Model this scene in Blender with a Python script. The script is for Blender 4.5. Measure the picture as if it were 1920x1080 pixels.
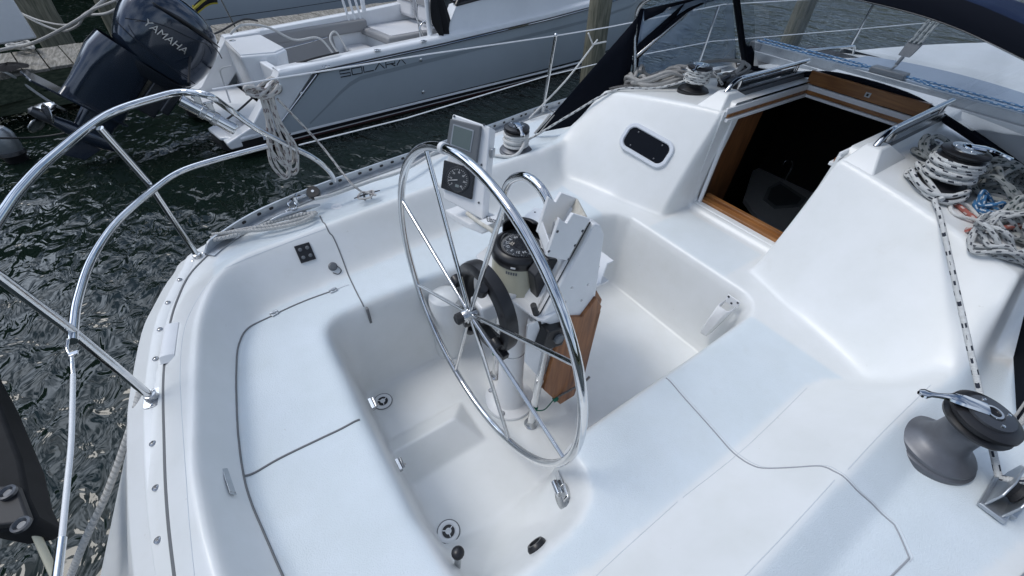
import bpy, bmesh, math, random
import numpy as np
from mathutils import Vector, Matrix, Euler
R = math.radians
random.seed(7); rng = np.random.default_rng(5)
S = bpy.context.scene
for o in list(bpy.data.objects): bpy.data.objects.remove(o)

# ------------------------------------------------------------------ camera
CAM = Vector((-0.78472, -1.02788, 2.0)); FPX = 818.0
_y, _p, _r = R(53.35), R(42.85), R(2.94)
_d = Vector((math.cos(_y)*math.cos(_p), math.sin(_y)*math.cos(_p), -math.sin(_p)))
_rt = _d.cross(Vector((0,0,1))).normalized(); _up = _rt.cross(_d)
RT = _rt*math.cos(_r)+_up*math.sin(_r); UP = -_rt*math.sin(_r)+_up*math.cos(_r); DR = _d
cd = bpy.data.cameras.new('camera'); cam = bpy.data.objects.new('camera', cd); S.collection.objects.link(cam)
cd.sensor_width = 36; cd.lens = 36*FPX/1920; cd.clip_start = 0.02; cd.clip_end = 2000
M = Matrix((RT, UP, -DR)).transposed().to_4x4(); M.translation = CAM; cam.matrix_world = M
S.camera = cam
S.render.resolution_x = 1024; S.render.resolution_y = 576

# ------------------------------------------------------------------ world, sun, exposure
SUN_EL, SUN_AZ = R(57), R(142)      # azimuth measured from +X (bow) towards +Y (port)
w = bpy.data.worlds.new('World'); S.world = w; w.use_nodes = True
nt = w.node_tree; nt.nodes.clear()
sky = nt.nodes.new('ShaderNodeTexSky'); sky.sky_type = 'NISHITA'; sky.sun_disc = False
sky.sun_elevation = SUN_EL; sky.sun_rotation = math.pi/2-SUN_AZ
sky.air_density = 1.0; sky.dust_density = 1.0; sky.ozone_density = 3.0
# broken cloud over the sky, mapped on the sky directions
tc = nt.nodes.new('ShaderNodeTexCoord')
mp = nt.nodes.new('ShaderNodeMapping'); mp.inputs['Scale'].default_value = (1, 1, 2.2)
nz = nt.nodes.new('ShaderNodeTexNoise'); nz.inputs['Scale'].default_value = 2.6; nz.inputs['Detail'].default_value = 7; nz.inputs['Roughness'].default_value = .55
cr = nt.nodes.new('ShaderNodeValToRGB'); cr.color_ramp.elements[0].position = .42; cr.color_ramp.elements[1].position = .62
mx = nt.nodes.new('ShaderNodeMixRGB'); mx.inputs[2].default_value = (11.5, 12.6, 14.0, 1)
ml = nt.nodes.new('ShaderNodeMath'); ml.operation = 'MULTIPLY'; ml.inputs[1].default_value = .62
bg = nt.nodes.new('ShaderNodeBackground'); bg.inputs[1].default_value = 0.088
wo = nt.nodes.new('ShaderNodeOutputWorld')
L = nt.links.new
L(tc.outputs['Generated'], mp.inputs[0]); L(mp.outputs[0], nz.inputs[0]); L(nz.outputs[0], cr.inputs[0]); L(cr.outputs[0], ml.inputs[0])
# the thinnest, brightest cloud lies on the sunny side of the sky
vd = nt.nodes.new('ShaderNodeVectorMath'); vd.operation = 'DOT_PRODUCT'; vd.inputs[1].default_value = (math.cos(R(107))*math.cos(R(39)), math.sin(R(107))*math.cos(R(39)), math.sin(R(39)))
L(tc.outputs['Generated'], vd.inputs[0])
def wm(op, a, b):
    n = nt.nodes.new('ShaderNodeMath'); n.operation = op
    for i, x in enumerate((a, b)):
        if isinstance(x, (int, float)): n.inputs[i].default_value = x
        else: nt.links.new(x, n.inputs[i])
    return n.outputs[0]
glow = wm('ADD', wm('MULTIPLY', wm('POWER', wm('MAXIMUM', vd.outputs['Value'], 0.), 11.), 4.5), 1.)
gm = nt.nodes.new('ShaderNodeVectorMath'); gm.operation = 'SCALE'; gm.inputs[0].default_value = (10.2, 11.4, 13.2); L(glow, gm.inputs['Scale']); L(gm.outputs[0], mx.inputs[2])
L(ml.outputs[0], mx.inputs[0]); L(sky.outputs[0], mx.inputs[1]); L(mx.outputs[0], bg.inputs[0]); L(bg.outputs[0], wo.inputs[0])
sd = bpy.data.lights.new('sun', 'SUN'); sd.energy = 1.15; sd.angle = R(22); sd.color = (1, .97, .92)
so = bpy.data.objects.new('sun', sd); S.collection.objects.link(so)
sv = Vector((math.cos(SUN_AZ)*math.cos(SUN_EL), math.sin(SUN_AZ)*math.cos(SUN_EL), math.sin(SUN_EL)))
so.rotation_euler = sv.to_track_quat('Z', 'Y').to_euler(); so.location = (0, 0, 30)
S.view_settings.view_transform = 'Standard'; S.view_settings.look = 'None'; S.view_settings.gamma = 1
S.view_settings.exposure = 0.20
S.cycles.max_bounces = 8; S.cycles.transparent_max_bounces = 12

# ------------------------------------------------------------------ helpers
def pt(px, py, axis, val):
    """world point seen at photo pixel (px,py) on the plane axis=val (0 x, 1 y, 2 z): used to read real positions off the photo"""
    r = RT*((px-960)/FPX)-UP*((py-540)/FPX)+DR
    k = (val-CAM[axis])/r[axis]
    return CAM+r*k
def mat(name, col, rough=.5, metal=0., coat=0., bump=0., bscale=200., var=0., vscale=8., col2=None, spec=.5, bdetail=4, bdist=.002):
    m = bpy.data.materials.new(name); m.use_nodes = True; t = m.node_tree; b = t.nodes['Principled BSDF']
    b.inputs['Base Color'].default_value = (*col, 1); b.inputs['Roughness'].default_value = rough; b.inputs['Metallic'].default_value = metal
    b.inputs['Coat Weight'].default_value = coat; b.inputs['Coat Roughness'].default_value = .08; b.inputs['Specular IOR Level'].default_value = spec
    c = t.nodes.new('ShaderNodeTexCoord')
    if var:
        n = t.nodes.new('ShaderNodeTexNoise'); n.inputs['Scale'].default_value = vscale; n.inputs['Detail'].default_value = 6; n.inputs['Roughness'].default_value = .6
        t.links.new(c.outputs['Object'], n.inputs[0])
        rp = t.nodes.new('ShaderNodeMapRange'); rp.inputs[1].default_value = .3; rp.inputs[2].default_value = .7; t.links.new(n.outputs[0], rp.inputs[0])
        x = t.nodes.new('ShaderNodeMixRGB'); x.inputs[1].default_value = (*col, 1)
        x.inputs[2].default_value = (*(col2 or [k*(1-var) for k in col]), 1)
        t.links.new(rp.outputs[0], x.inputs[0]); t.links.new(x.outputs[0], b.inputs['Base Color'])
    if bump:
        n = t.nodes.new('ShaderNodeTexNoise'); n.inputs['Scale'].default_value = bscale; n.inputs['Detail'].default_value = bdetail
        t.links.new(c.outputs['Object'], n.inputs[0])
        u = t.nodes.new('ShaderNodeBump'); u.inputs['Strength'].default_value = bump; u.inputs['Distance'].default_value = bdist
        t.links.new(n.outputs[0], u.inputs['Height']); t.links.new(u.outputs[0], b.inputs['Normal'])
    return m
class MB:
    def __init__(s): s.v = []; s.f = []; s.uv = []
    def add(s, vs, fs, uvs=None):
        n = len(s.v); s.v += [tuple(v) for v in vs]; s.f += [tuple(i+n for i in f) for f in fs]
        s.uv += [tuple(u) for u in uvs] if uvs else [(0, 0)]*len(vs); return s
    def box(s, c, sz, rot=None, M=None):
        c = Vector(c); h = Vector(sz)/2; q = rot.to_matrix() if isinstance(rot, Euler) else (rot or Matrix.Identity(3))
        vs = [c+q@Vector((x*h.x, y*h.y, z*h.z)) for x in (-1, 1) for y in (-1, 1) for z in (-1, 1)]
        return s.add(vs, [(0,1,3,2),(4,6,7,5),(0,4,5,1),(2,3,7,6),(0,2,6,4),(1,5,7,3)])
    def tube(s, path, r, n=10, closed=False, smooth=0, cap=True):
        P = [Vector(p) for p in path]
        if smooth: P = catmull(P, smooth, closed)
        N = len(P); rr = r if hasattr(r, '__len__') else [r]*N
        if len(rr) != N: rr = list(np.interp(np.linspace(0, 1, N), np.linspace(0, 1, len(rr)), rr))
        T = []
        for i in range(N):
            a = P[(i-1) % N] if closed or i else P[i]; b = P[(i+1) % N] if closed or i < N-1 else P[i]
            d = b-a; T.append(d.normalized() if d.length > 1e-9 else Vector((0, 0, 1)))
        u = T[0].orthogonal().normalized(); fr = []
        for i in range(N):
            u = (u-T[i]*u.dot(T[i])); u = u.normalized() if u.length > 1e-6 else T[i].orthogonal().normalized(); fr.append(u.copy())
        if closed:
            a = fr[-1]-T[0]*fr[-1].dot(T[0]); a.normalize(); b = fr[0]; ang = math.atan2(T[0].dot(a.cross(b)), a.dot(b))
            fr = [Matrix.Rotation(ang*i/N, 3, T[i])@fr[i] for i in range(N)]
        vs = []; uv = []; L_ = 0
        for i in range(N):
            if i: L_ += (P[i]-P[i-1]).length
            w_ = T[i].cross(fr[i])
            for k in range(n):
                a = 2*math.pi*k/n; vs.append(P[i]+(fr[i]*math.cos(a)+w_*math.sin(a))*rr[i]); uv.append((abs(2*k/n-1), L_))
        fs = [(i*n+k, i*n+(k+1) % n, ((i+1) % N)*n+(k+1) % n, ((i+1) % N)*n+k) for i in range(N if closed else N-1) for k in range(n)]
        if not closed and cap: fs += [tuple(range(n-1, -1, -1)), tuple((N-1)*n+k for k in range(n))]
        return s.add(vs, fs, uv)
    def lathe(s, prof, o=(0,0,0), axis=(0,0,1), n=32, cap=True):
        o = Vector(o); q = Vector(axis).normalized().to_track_quat('Z', 'Y').to_matrix(); vs = []
        for r_, z in prof:
            for k in range(n):
                a = 2*math.pi*k/n; vs.append(o+q@Vector((r_*math.cos(a), r_*math.sin(a), z)))
        m = len(prof); fs = [(i*n+k, i*n+(k+1) % n, (i+1)*n+(k+1) % n, (i+1)*n+k) for i in range(m-1) for k in range(n)]
        if prof[0] == prof[-1] or not cap: return s.add(vs, fs)
        if prof[0][0] > 1e-5: fs.append(tuple(range(n-1, -1, -1)))
        if prof[-1][0] > 1e-5: fs.append(tuple((m-1)*n+k for k in range(n)))
        return s.add(vs, fs)
    def prism(s, pts, d):
        """polygon of 3-D points extruded by vector d"""
        n = len(pts); P = [Vector(p) for p in pts]; d = Vector(d)
        return s.add(P+[p+d for p in P], [tuple(range(n-1, -1, -1)), tuple(range(n, 2*n))]+[(i, (i+1) % n, n+(i+1) % n, n+i) for i in range(n)])
    def grid(s, rows):
        m = len(rows); n = len(rows[0])
        return s.add([p for r_ in rows for p in r_], [(i*n+j, i*n+j+1, (i+1)*n+j+1, (i+1)*n+j) for i in range(m-1) for j in range(n-1)])
    def sphere(s, c, r_, n=16, sc=(1,1,1)):
        c = Vector(c); pr = [(math.sin(math.pi*i/n), -math.cos(math.pi*i/n)) for i in range(n+1)]
        rows = [[c+Vector((a*math.cos(2*math.pi*k/n)*sc[0], a*math.sin(2*math.pi*k/n)*sc[1], b*sc[2]))*r_ for k in range(n+1)] for a, b in pr]
        return s.grid(rows)
def catmull(P, k, closed=False):
    out = []; N = len(P)
    g = (lambda i: P[i % N]) if closed else (lambda i: P[min(max(i, 0), N-1)])
    for i in range(N if closed else N-1):
        a, b, c, d = g(i-1), g(i), g(i+1), g(i+2)
        for j in range(k):
            t = j/k; out.append(.5*((2*b)+(c-a)*t+(2*a-5*b+4*c-d)*t*t+(3*b-a-3*c+d)*t**3))
    if not closed: out.append(P[-1].copy())
    return out
def fillet(P, r, k=6):
    """rounds the corners of a polyline"""
    P = [Vector(p) for p in P]; out = [P[0]]
    for i in range(1, len(P)-1):
        a = (P[i-1]-P[i]); b = (P[i+1]-P[i]); q = min(r, a.length*.49, b.length*.49)
        s_, e = P[i]+a.normalized()*q, P[i]+b.normalized()*q
        for j in range(k+1):
            t = j/k; out.append(s_*(1-t)**2+P[i]*2*t*(1-t)+e*t*t)
    out.append(P[-1]); return out
WM = {}
def link(o, parent=None):
    S.collection.objects.link(o)
    if parent: o.parent = parent
    return o
def build(mb, name, m, parent=None, smooth=True, bevel=0, solid=0, subsurf=0, local=False, sharp=40, label=None):
    me = bpy.data.meshes.new(name)
    if parent is not None and not local:
        inv = WM[parent.name].inverted(); vs = [inv@Vector(v) for v in mb.v]
    else: vs = mb.v
    me.from_pydata([tuple(v) for v in vs], [], mb.f)
    if any(u != (0, 0) for u in mb.uv):
        ul = me.uv_layers.new(name='UVMap'); idx = np.zeros(len(me.loops), dtype=np.int32); me.loops.foreach_get('vertex_index', idx)
        ul.data.foreach_set('uv', np.array(mb.uv, dtype=np.float32)[idx].ravel())
    bm = bmesh.new(); bm.from_mesh(me); bmesh.ops.recalc_face_normals(bm, faces=bm.faces)
    for e in bm.edges:
        if len(e.link_faces) == 2 and e.calc_face_angle(0) > R(sharp): e.smooth = False
    for f in bm.faces: f.smooth = smooth
    bm.to_mesh(me); bm.free(); me.materials.append(m)
    o = bpy.data.objects.new(name, me); link(o, parent)
    WM[o.name] = WM[parent.name].copy() if parent is not None else Matrix.Identity(4)
    if solid: q = o.modifiers.new('s', 'SOLIDIFY'); q.thickness = solid; q.offset = 0
    if bevel: q = o.modifiers.new('b', 'BEVEL'); q.width = bevel; q.segments = 3; q.limit_method = 'ANGLE'; q.angle_limit = R(35)
    if subsurf: q = o.modifiers.new('ss', 'SUBSURF'); q.levels = q.render_levels = subsurf
    if label: o['label'] = label
    return o
def pieces(mb):
    par = list(range(len(mb.v)))
    def fd(a):
        while par[a] != a: par[a] = par[par[a]]; a = par[a]
        return a
    for f in mb.f:
        r0 = fd(f[0])
        for i in f[1:]: par[fd(i)] = r0
    out = {}
    for f in mb.f: out.setdefault(fd(f[0]), []).append(f)
    res = []
    for fs in out.values():
        ids = sorted({i for f in fs for i in f}); m_ = {a: b for b, a in enumerate(ids)}; q = MB(); q.v = [mb.v[i] for i in ids]; q.uv = [mb.uv[i] for i in ids]; q.f = [tuple(m_[i] for i in f) for f in fs]; res.append(q)
    return res
def build_each(mb, name, m, parent=None, **kw):
    """one object per separate piece"""
    return [build(q, name, m, parent, **kw) for q in pieces(mb)][0]
def tag(o, label, cat, group=None, kind=None):
    o['label'] = label; o['category'] = cat
    if group: o['group'] = group
    if kind: o['kind'] = kind
    return o
def thing(name, label, cat, loc=(0,0,0), rot=None, group=None):
    o = bpy.data.objects.new(name, None); S.collection.objects.link(o); o.location = loc; o.empty_display_size = .1
    Mx = Matrix.Translation(Vector(loc))
    if rot is not None: o.rotation_euler = rot; Mx = Mx@rot.to_matrix().to_4x4()
    WM[o.name] = Mx; tag(o, label, cat, group); return o
def struct(o): o['kind'] = 'structure'; return o
def text(name, body, m, parent, origin, xdir, ydir, size, extrude=.002, align='LEFT', xs=1.0, shear=0):
    """raised lettering: xdir reads, ydir up"""
    c = bpy.data.curves.new('lettering', 'FONT'); c.body = body; c.size = size; c.extrude = extrude; c.align_x = align; c.align_y = 'CENTER'; c.shear = shear
    t = bpy.data.objects.new('lettering_tmp', c); S.collection.objects.link(t)
    me = bpy.data.meshes.new_from_object(t.evaluated_get(bpy.context.evaluated_depsgraph_get())); bpy.data.objects.remove(t); bpy.data.curves.remove(c)
    x = Vector(xdir).normalized(); y = Vector(ydir); y = (y-x*y.dot(x)).normalized(); z = x.cross(y)
    A = Matrix((x*xs, y, z)).transposed().to_4x4(); A.translation = Vector(origin)
    me.transform(WM[parent.name].inverted()@A); me.materials.clear(); me.materials.append(m)
    o = bpy.data.objects.new(name, me); link(o, parent); WM[o.name] = WM[parent.name].copy(); return o

# ------------------------------------------------------------------ materials
def gel(name, c):
    m = mat(name, c, .42, coat=.12, bump=.10, bscale=420, var=.07, vscale=5, col2=(c[0]*.93, c[1]*.935, c[2]*.92))
    t = m.node_tree; p = t.nodes['Principled BSDF']; src = p.inputs['Base Color'].links[0].from_socket; c_ = t.nodes.new('ShaderNodeTexCoord')
    prev = src
    for sc, lo, hi, amt, colr in ((1.6, .56, .74, .22, (.62,.60,.54)), (38, .70, .76, .45, (.40,.37,.31)), (9, .62, .80, .22, (.58,.57,.52))):
        n = t.nodes.new('ShaderNodeTexNoise'); n.inputs['Scale'].default_value = sc; n.inputs['Detail'].default_value = 5; n.inputs['Roughness'].default_value = .65; t.links.new(c_.outputs['Object'], n.inputs[0])
        r_ = t.nodes.new('ShaderNodeMapRange'); r_.inputs[1].default_value = lo; r_.inputs[2].default_value = hi; r_.inputs[4].default_value = amt; t.links.new(n.outputs[0], r_.inputs[0])
        x = t.nodes.new('ShaderNodeMixRGB'); x.inputs[2].default_value = (*colr, 1); t.links.new(r_.outputs[0], x.inputs[0]); t.links.new(prev, x.inputs[1]); prev = x.outputs[0]
    t.links.new(prev, p.inputs['Base Color']); return m
m_gel = gel('gelcoat', (.76, .775, .78)); m_gel2 = gel('gelcoat_deck', (.72, .75, .79))
m_white = mat('white_plastic', (.78, .79, .8), .35, var=.04, vscale=20)
m_dirtywhite = mat('weathered_white', (.66, .64, .58), .5, var=.25, vscale=30, col2=(.5, .47, .4))
m_chrome = mat('polished_steel', (.72, .73, .74), .07, 1., var=.12, vscale=40)
m_steel = mat('satin_steel', (.55, .56, .57), .25, 1., var=.2, vscale=60)
m_alu = mat('anodised_aluminium', (.5, .53, .56), .4, .85, bump=.05, var=.2, vscale=18)
m_black = mat('black_plastic', (.012, .012, .014), .35)
m_rubber = mat('black_rubber', (.02, .02, .022), .6)
m_dgrey = mat('dark_grey_metal', (.09, .095, .105), .32, .6)
m_wgrey = mat('winch_grey', (.15,.155,.17), .42, .45, var=.15, vscale=30)
m_grey = mat('grey_plastic', (.13, .14, .15), .4)
m_seam = mat('seam_caulk', (.16, .165, .17), .7); m_seaml = mat('fine_joint', (.30,.31,.33), .7)
m_line = mat('mould_line', (.60,.63,.66), .5)
m_cream = mat('cream_paint', (.55, .53, .41), .35, var=.1, vscale=15)
m_navy = mat('navy_canvas', (.010, .018, .045), .85, spec=.1, bump=.4, bscale=900, var=.3, vscale=6, col2=(.016, .028, .065))
m_cblack = mat('black_canvas', (.006, .008, .014), .8, spec=.1, bump=.3, bscale=900)
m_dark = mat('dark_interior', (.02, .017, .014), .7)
m_orange = mat('orange_stripe', (.35, .1, .02), .5)
m_green = mat('green_cord', (.0, .12, .07), .6)
m_screen = mat('display_glass', (.10, .13, .12), .08, coat=.5)
m_tach = mat('dial_black', (.012, .012, .014), .25)
m_mark = mat('white_marking', (.7, .7, .7), .5)
m_cloth = mat('black_towel', (.01, .01, .012), .95, bump=.5, bscale=300)
def woodmat(name, a, b, sc=(1, 14, 14), rough=.4, bump=.1):
    m = mat(name, a, rough); t = m.node_tree; p = t.nodes['Principled BSDF']; c = t.nodes.new('ShaderNodeTexCoord'); q = t.nodes.new('ShaderNodeMapping')
    q.inputs['Scale'].default_value = sc; n = t.nodes.new('ShaderNodeTexNoise'); n.inputs['Scale'].default_value = 3; n.inputs['Detail'].default_value = 8; n.inputs['Distortion'].default_value = .6
    r_ = t.nodes.new('ShaderNodeValToRGB'); r_.color_ramp.elements[0].position = .35; r_.color_ramp.elements[1].position = .68
    r_.color_ramp.elements[0].color = (*a, 1); r_.color_ramp.elements[1].color = (*b, 1)
    t.links.new(c.outputs['Object'], q.inputs[0]); t.links.new(q.outputs[0], n.inputs[0]); t.links.new(n.outputs[0], r_.inputs[0]); t.links.new(r_.outputs[0], p.inputs['Base Color'])
    u = t.nodes.new('ShaderNodeBump'); u.inputs['Strength'].default_value = bump; u.inputs['Distance'].default_value = .004; t.links.new(n.outputs[0], u.inputs['Height']); t.links.new(u.outputs[0], p.inputs['Normal'])
    return m
m_teak = woodmat('varnished_teak', (.19, .078, .025), (.38, .17, .055), (14, 1.2, 14), .3)
m_teakv = woodmat('oiled_teak_leaf', (.17,.065,.024), (.33,.14,.052), (14, 14, 1.5), .4)
m_brownw = woodmat('cabin_wood', (.09, .035, .012), (.17, .07, .025), (10, 10, 1.5), .45)
m_dock = woodmat('weathered_planks', (.14, .13, .11), (.36, .34, .30), (10, 1.5, 10), .85, .6)
m_beam = woodmat('mossy_beam', (.035, .05, .03), (.10, .12, .08), (1.5, 10, 10), .9, .6)
m_pile = woodmat('piling_wood', (.09, .095, .07), (.22, .21, .16), (9, 9, 1.0), .9, .7)
def ropemat(name, a, b=None, period=.045, frac=.42, twist=0, rough=.8):
    """braided rope: v runs along the rope in metres, u round it"""
    m = mat(name, a, rough); t = m.node_tree; p = t.nodes['Principled BSDF']; uv = t.nodes.new('ShaderNodeUVMap'); uv.uv_map = 'UVMap'
    sx = t.nodes.new('ShaderNodeSeparateXYZ'); t.links.new(uv.outputs[0], sx.inputs[0])
    def mth(op, a_, b_=None):
        n = t.nodes.new('ShaderNodeMath'); n.operation = op
        for i, x in enumerate((a_, b_)):
            if x is None: continue
            if isinstance(x, (int, float)): n.inputs[i].default_value = x
            else: t.links.new(x, n.inputs[i])
        return n.outputs[0]
    u, v = sx.outputs[0], sx.outputs[1]
    nz_ = t.nodes.new('ShaderNodeTexNoise'); nz_.inputs['Scale'].default_value = 60; tcn = t.nodes.new('ShaderNodeTexCoord'); t.links.new(tcn.outputs['Object'], nz_.inputs[0])
    base = t.nodes.new('ShaderNodeMixRGB'); base.inputs[1].default_value = (*a, 1); base.inputs[2].default_value = (*[k*.7 for k in a], 1); t.links.new(nz_.outputs[0], base.inputs[0])
    col = base.outputs[0]
    if b:
        s1 = mth('ADD', mth('MULTIPLY', v, 1/period), mth('MULTIPLY', u, .35)); f1 = mth('LESS_THAN', mth('FRACT', s1), frac)
        s2 = mth('FRACT', mth('ADD', mth('MULTIPLY', u, 1.6), mth('MULTIPLY', mth('FLOOR', s1), .43))); f2 = mth('LESS_THAN', s2, .36)
        x = t.nodes.new('ShaderNodeMixRGB'); t.links.new(mth('MULTIPLY', f1, f2), x.inputs[0]); t.links.new(col, x.inputs[1]); x.inputs[2].default_value = (*b, 1); col = x.outputs[0]
    t.links.new(col, p.inputs['Base Color'])
    ph = mth('ADD', mth('MULTIPLY', v, 2*math.pi/(.018 if twist else .006)), mth('MULTIPLY', u, 6.28 if twist else 9.4)); h = mth('SINE', ph)
    bu = t.nodes.new('ShaderNodeBump'); bu.inputs['Strength'].default_value = .8; bu.inputs['Distance'].default_value = .003 if twist else .001
    t.links.new(h, bu.inputs['Height']); t.links.new(bu.outputs[0], p.inputs['Normal']); return m
m_rope = ropemat('grey_rope', (.50, .49, .47)); m_ropef = ropemat('flecked_rope', (.68, .69, .68), (.02, .025, .04))
m_ropeg = ropemat('flecked_rope_grey', (.42, .44, .43), (.04, .06, .06), .03, .45); m_ropeb = ropemat('blue_rope', (.05,.19,.40), (.55,.62,.68), .03, .6)
m_roper = ropemat('red_rope', (.42, .13, .10), (.55, .45, .42), .03, .5); m_roped = ropemat('dark_rope', (.24, .23, .22), (.1, .1, .1), .02)
m_ropet = ropemat('twisted_rope', (.62, .61, .58), twist=1); m_ropes = ropemat('fine_flecked_rope', (.58,.59,.58), (.07,.075,.09), .026, .5); m_ropew = ropemat('white_rope', (.74, .74, .72))
m_hang = ropemat('pale_flecked_rope', (.62, .60, .57), (.16, .12, .12), .05, .4)
m_deck = gel('deck_gelcoat', (.76, .772, .77))
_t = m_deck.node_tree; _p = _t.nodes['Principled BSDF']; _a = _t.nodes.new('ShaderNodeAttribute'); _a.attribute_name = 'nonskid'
_x = _t.nodes.new('ShaderNodeMixRGB'); _x.blend_type = 'MULTIPLY'; _x.inputs[2].default_value = (.88, .945, 1.0, 1); _t.links.new(_p.inputs['Base Color'].links[0].from_socket, _x.inputs[1]); _t.links.new(_a.outputs['Fac'], _x.inputs[0]); _t.links.new(_x.outputs[0], _p.inputs['Base Color'])  # nonskid panels: the sky's bluish reflection is put into their colour
_v = _t.nodes.new('ShaderNodeTexVoronoi'); _v.inputs['Scale'].default_value = 260; _c = _t.nodes.new('ShaderNodeTexCoord'); _t.links.new(_c.outputs['Object'], _v.inputs['Vector'])
_m = _t.nodes.new('ShaderNodeMath'); _m.operation = 'MULTIPLY'; _t.links.new(_v.outputs['Distance'], _m.inputs[0]); _t.links.new(_a.outputs['Fac'], _m.inputs[1])
_b = _t.nodes.new('ShaderNodeBump'); _b.inputs['Strength'].default_value = .5; _b.inputs['Distance'].default_value = .0015; _t.links.new(_m.outputs[0], _b.inputs['Height']); _t.links.new(_p.inputs['Normal'].links[0].from_socket, _b.inputs['Normal']); _t.links.new(_b.outputs[0], _p.inputs['Normal'])
_r = _t.nodes.new('ShaderNodeMapRange'); _r.inputs[3].default_value = .36; _r.inputs[4].default_value = .62; _t.links.new(_a.outputs['Fac'], _r.inputs[0]); _t.links.new(_r.outputs[0], _p.inputs['Roughness'])
def glass(name, tint=(.9, .93, .96), haze=.10, hcol=(.55, .65, .78), rough=.03):
    m = bpy.data.materials.new(name); m.use_nodes = True; t = m.node_tree; t.nodes.clear()
    o = t.nodes.new('ShaderNodeOutputMaterial'); tr = t.nodes.new('ShaderNodeBsdfTransparent'); tr.inputs[0].default_value = (*tint, 1)
    g = t.nodes.new('ShaderNodeBsdfGlossy'); g.inputs['Roughness'].default_value = rough; df = t.nodes.new('ShaderNodeBsdfDiffuse'); df.inputs[0].default_value = (*hcol, 1)
    fr = t.nodes.new('ShaderNodeFresnel'); fr.inputs[0].default_value = 1.35
    c = t.nodes.new('ShaderNodeTexCoord'); n = t.nodes.new('ShaderNodeTexNoise'); n.inputs['Scale'].default_value = 2.5; n.inputs['Detail'].default_value = 2; n.inputs['Distortion'].default_value = 1.0
    b = t.nodes.new('ShaderNodeBump'); b.inputs['Strength'].default_value = .12; b.inputs['Distance'].default_value = .008
    t.links.new(c.outputs['Object'], n.inputs[0]); t.links.new(n.outputs[0], b.inputs['Height']); t.links.new(b.outputs[0], g.inputs['Normal']); t.links.new(b.outputs[0], fr.inputs['Normal'])
    mr = t.nodes.new('ShaderNodeMapRange'); mr.inputs[1].default_value = .3; mr.inputs[2].default_value = .75; mr.inputs[3].default_value = haze*.4; mr.inputs[4].default_value = haze*1.7; t.links.new(n.outputs[0], mr.inputs[0])
    m1 = t.nodes.new('ShaderNodeMixShader'); m2 = t.nodes.new('ShaderNodeMixShader')
    t.links.new(mr.outputs[0], m1.inputs[0]); t.links.new(tr.outputs[0], m1.inputs[1]); t.links.new(df.outputs[0], m1.inputs[2])
    t.links.new(fr.outputs[0], m2.inputs[0]); t.links.new(m1.outputs[0], m2.inputs[1]); t.links.new(g.outputs[0], m2.inputs[2]); t.links.new(m2.outputs[0], o.inputs[0]); return m
m_vinyl = glass('clear_vinyl', haze=.20, hcol=(.55,.66,.80)); m_vinyls = glass('sky_hazed_vinyl', haze=.42, hcol=(.42,.55,.74)); m_smoke = mat('smoked_acrylic', (.004,.0045,.006), .08, spec=.25)  # blue haze colour stands in for sky-bright water beyond the hood windows
m_dome = glass('dome_glass', (.96, .97, .98), .02)

# ------------------------------------------------------------------ deck moulding as a height field
WATER = -0.95
def segd(P, poly, closed=True):
    P2 = np.asarray(poly, float); n = len(P2); D = np.full(P[0].shape, 1e9); ins = np.zeros(P[0].shape, bool)
    for i in range(n if closed else n-1):
        a, b = P2[i], P2[(i+1) % n]; e = b-a; L2 = e@e+1e-12
        t = np.clip(((P[0]-a[0])*e[0]+(P[1]-a[1])*e[1])/L2, 0, 1)
        D = np.minimum(D, np.hypot(P[0]-a[0]-t*e[0], P[1]-a[1]-t*e[1]))
        c = ((a[1] > P[1]) != (b[1] > P[1])); ins ^= c & (P[0] < (b[0]-a[0])*(P[1]-a[1])/(b[1]-a[1]+1e-12)+a[0])
    return D, ins
def sm(poly, k=6):
    return [(p.x, p.y) for p in catmull([Vector((*q, 0)) for q in poly], k, True)]
def ss(t): t = np.clip(t, 0, 1); return t*t*(3-2*t)
ST = .01
gx = np.arange(-1.42, 4.2, ST); gy = np.arange(-2.02, 2.03, ST); X, Y = np.meshgrid(gx, gy, indexing='ij'); AY = np.abs(Y)
F_ = [(-.635,-.43),(-.635,.43),(-.3,.435),(.6,.43),(1.0,.42),(1.125,.38),(1.125,-.40),(1.0,-.43),(.2,-.43),(-.18,-.44)]
W_ = [(-.665,.40),(-.66,.49),(-.62,.53),(-.55,.54),(-.22,.537),(.6,.52),(1.06,.505),(1.13,.47),(1.165,.40),(1.165,-.40),(1.13,-.46),(1.06,-.49),(.56,-.50),(0,-.502),(-.10,-.515),(-.15,-.56),(-.15,-.64),(-.19,-.71),(-.27,-.745),(-.45,-.76),(-.60,-.755),(-.655,-.72),(-.672,-.62),(-.675,0)]
S_ = sm([(-1.083,-.385),(-1.118,-.1),(-1.118,0),(-1.084,.292),(-1.03,.56),(-.97,.67),(-.88,.745),(-.65,.785),(-.3,.815),(0,.845),(.5,.885),(1.0,.92),(1.3,.95),(1.3,-.95),(.876,-.896),(0,-.896),(-.6,-.86),(-.86,-.80),(-1.0,-.65)])
CO = .70
_cp = [tuple(pt(x, y, 2, .70)[:2]) for x, y in ((375,900),(371,760),(374,640),(384,570),(410,515),(460,478),(540,448),(613,420),(700,388),(800,352),(900,318),(1000,285))]
C_ = sm(_cp+[(1.3,1.16),(1.9,1.25),(1.9,-1.25),(1.3,-1.19),(.9,-1.155),(.4,-1.14),(0,-1.135),(-.5,-1.09),(-.88,-1.0),(-1.06,-.82),(-1.15,-.5)])
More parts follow.
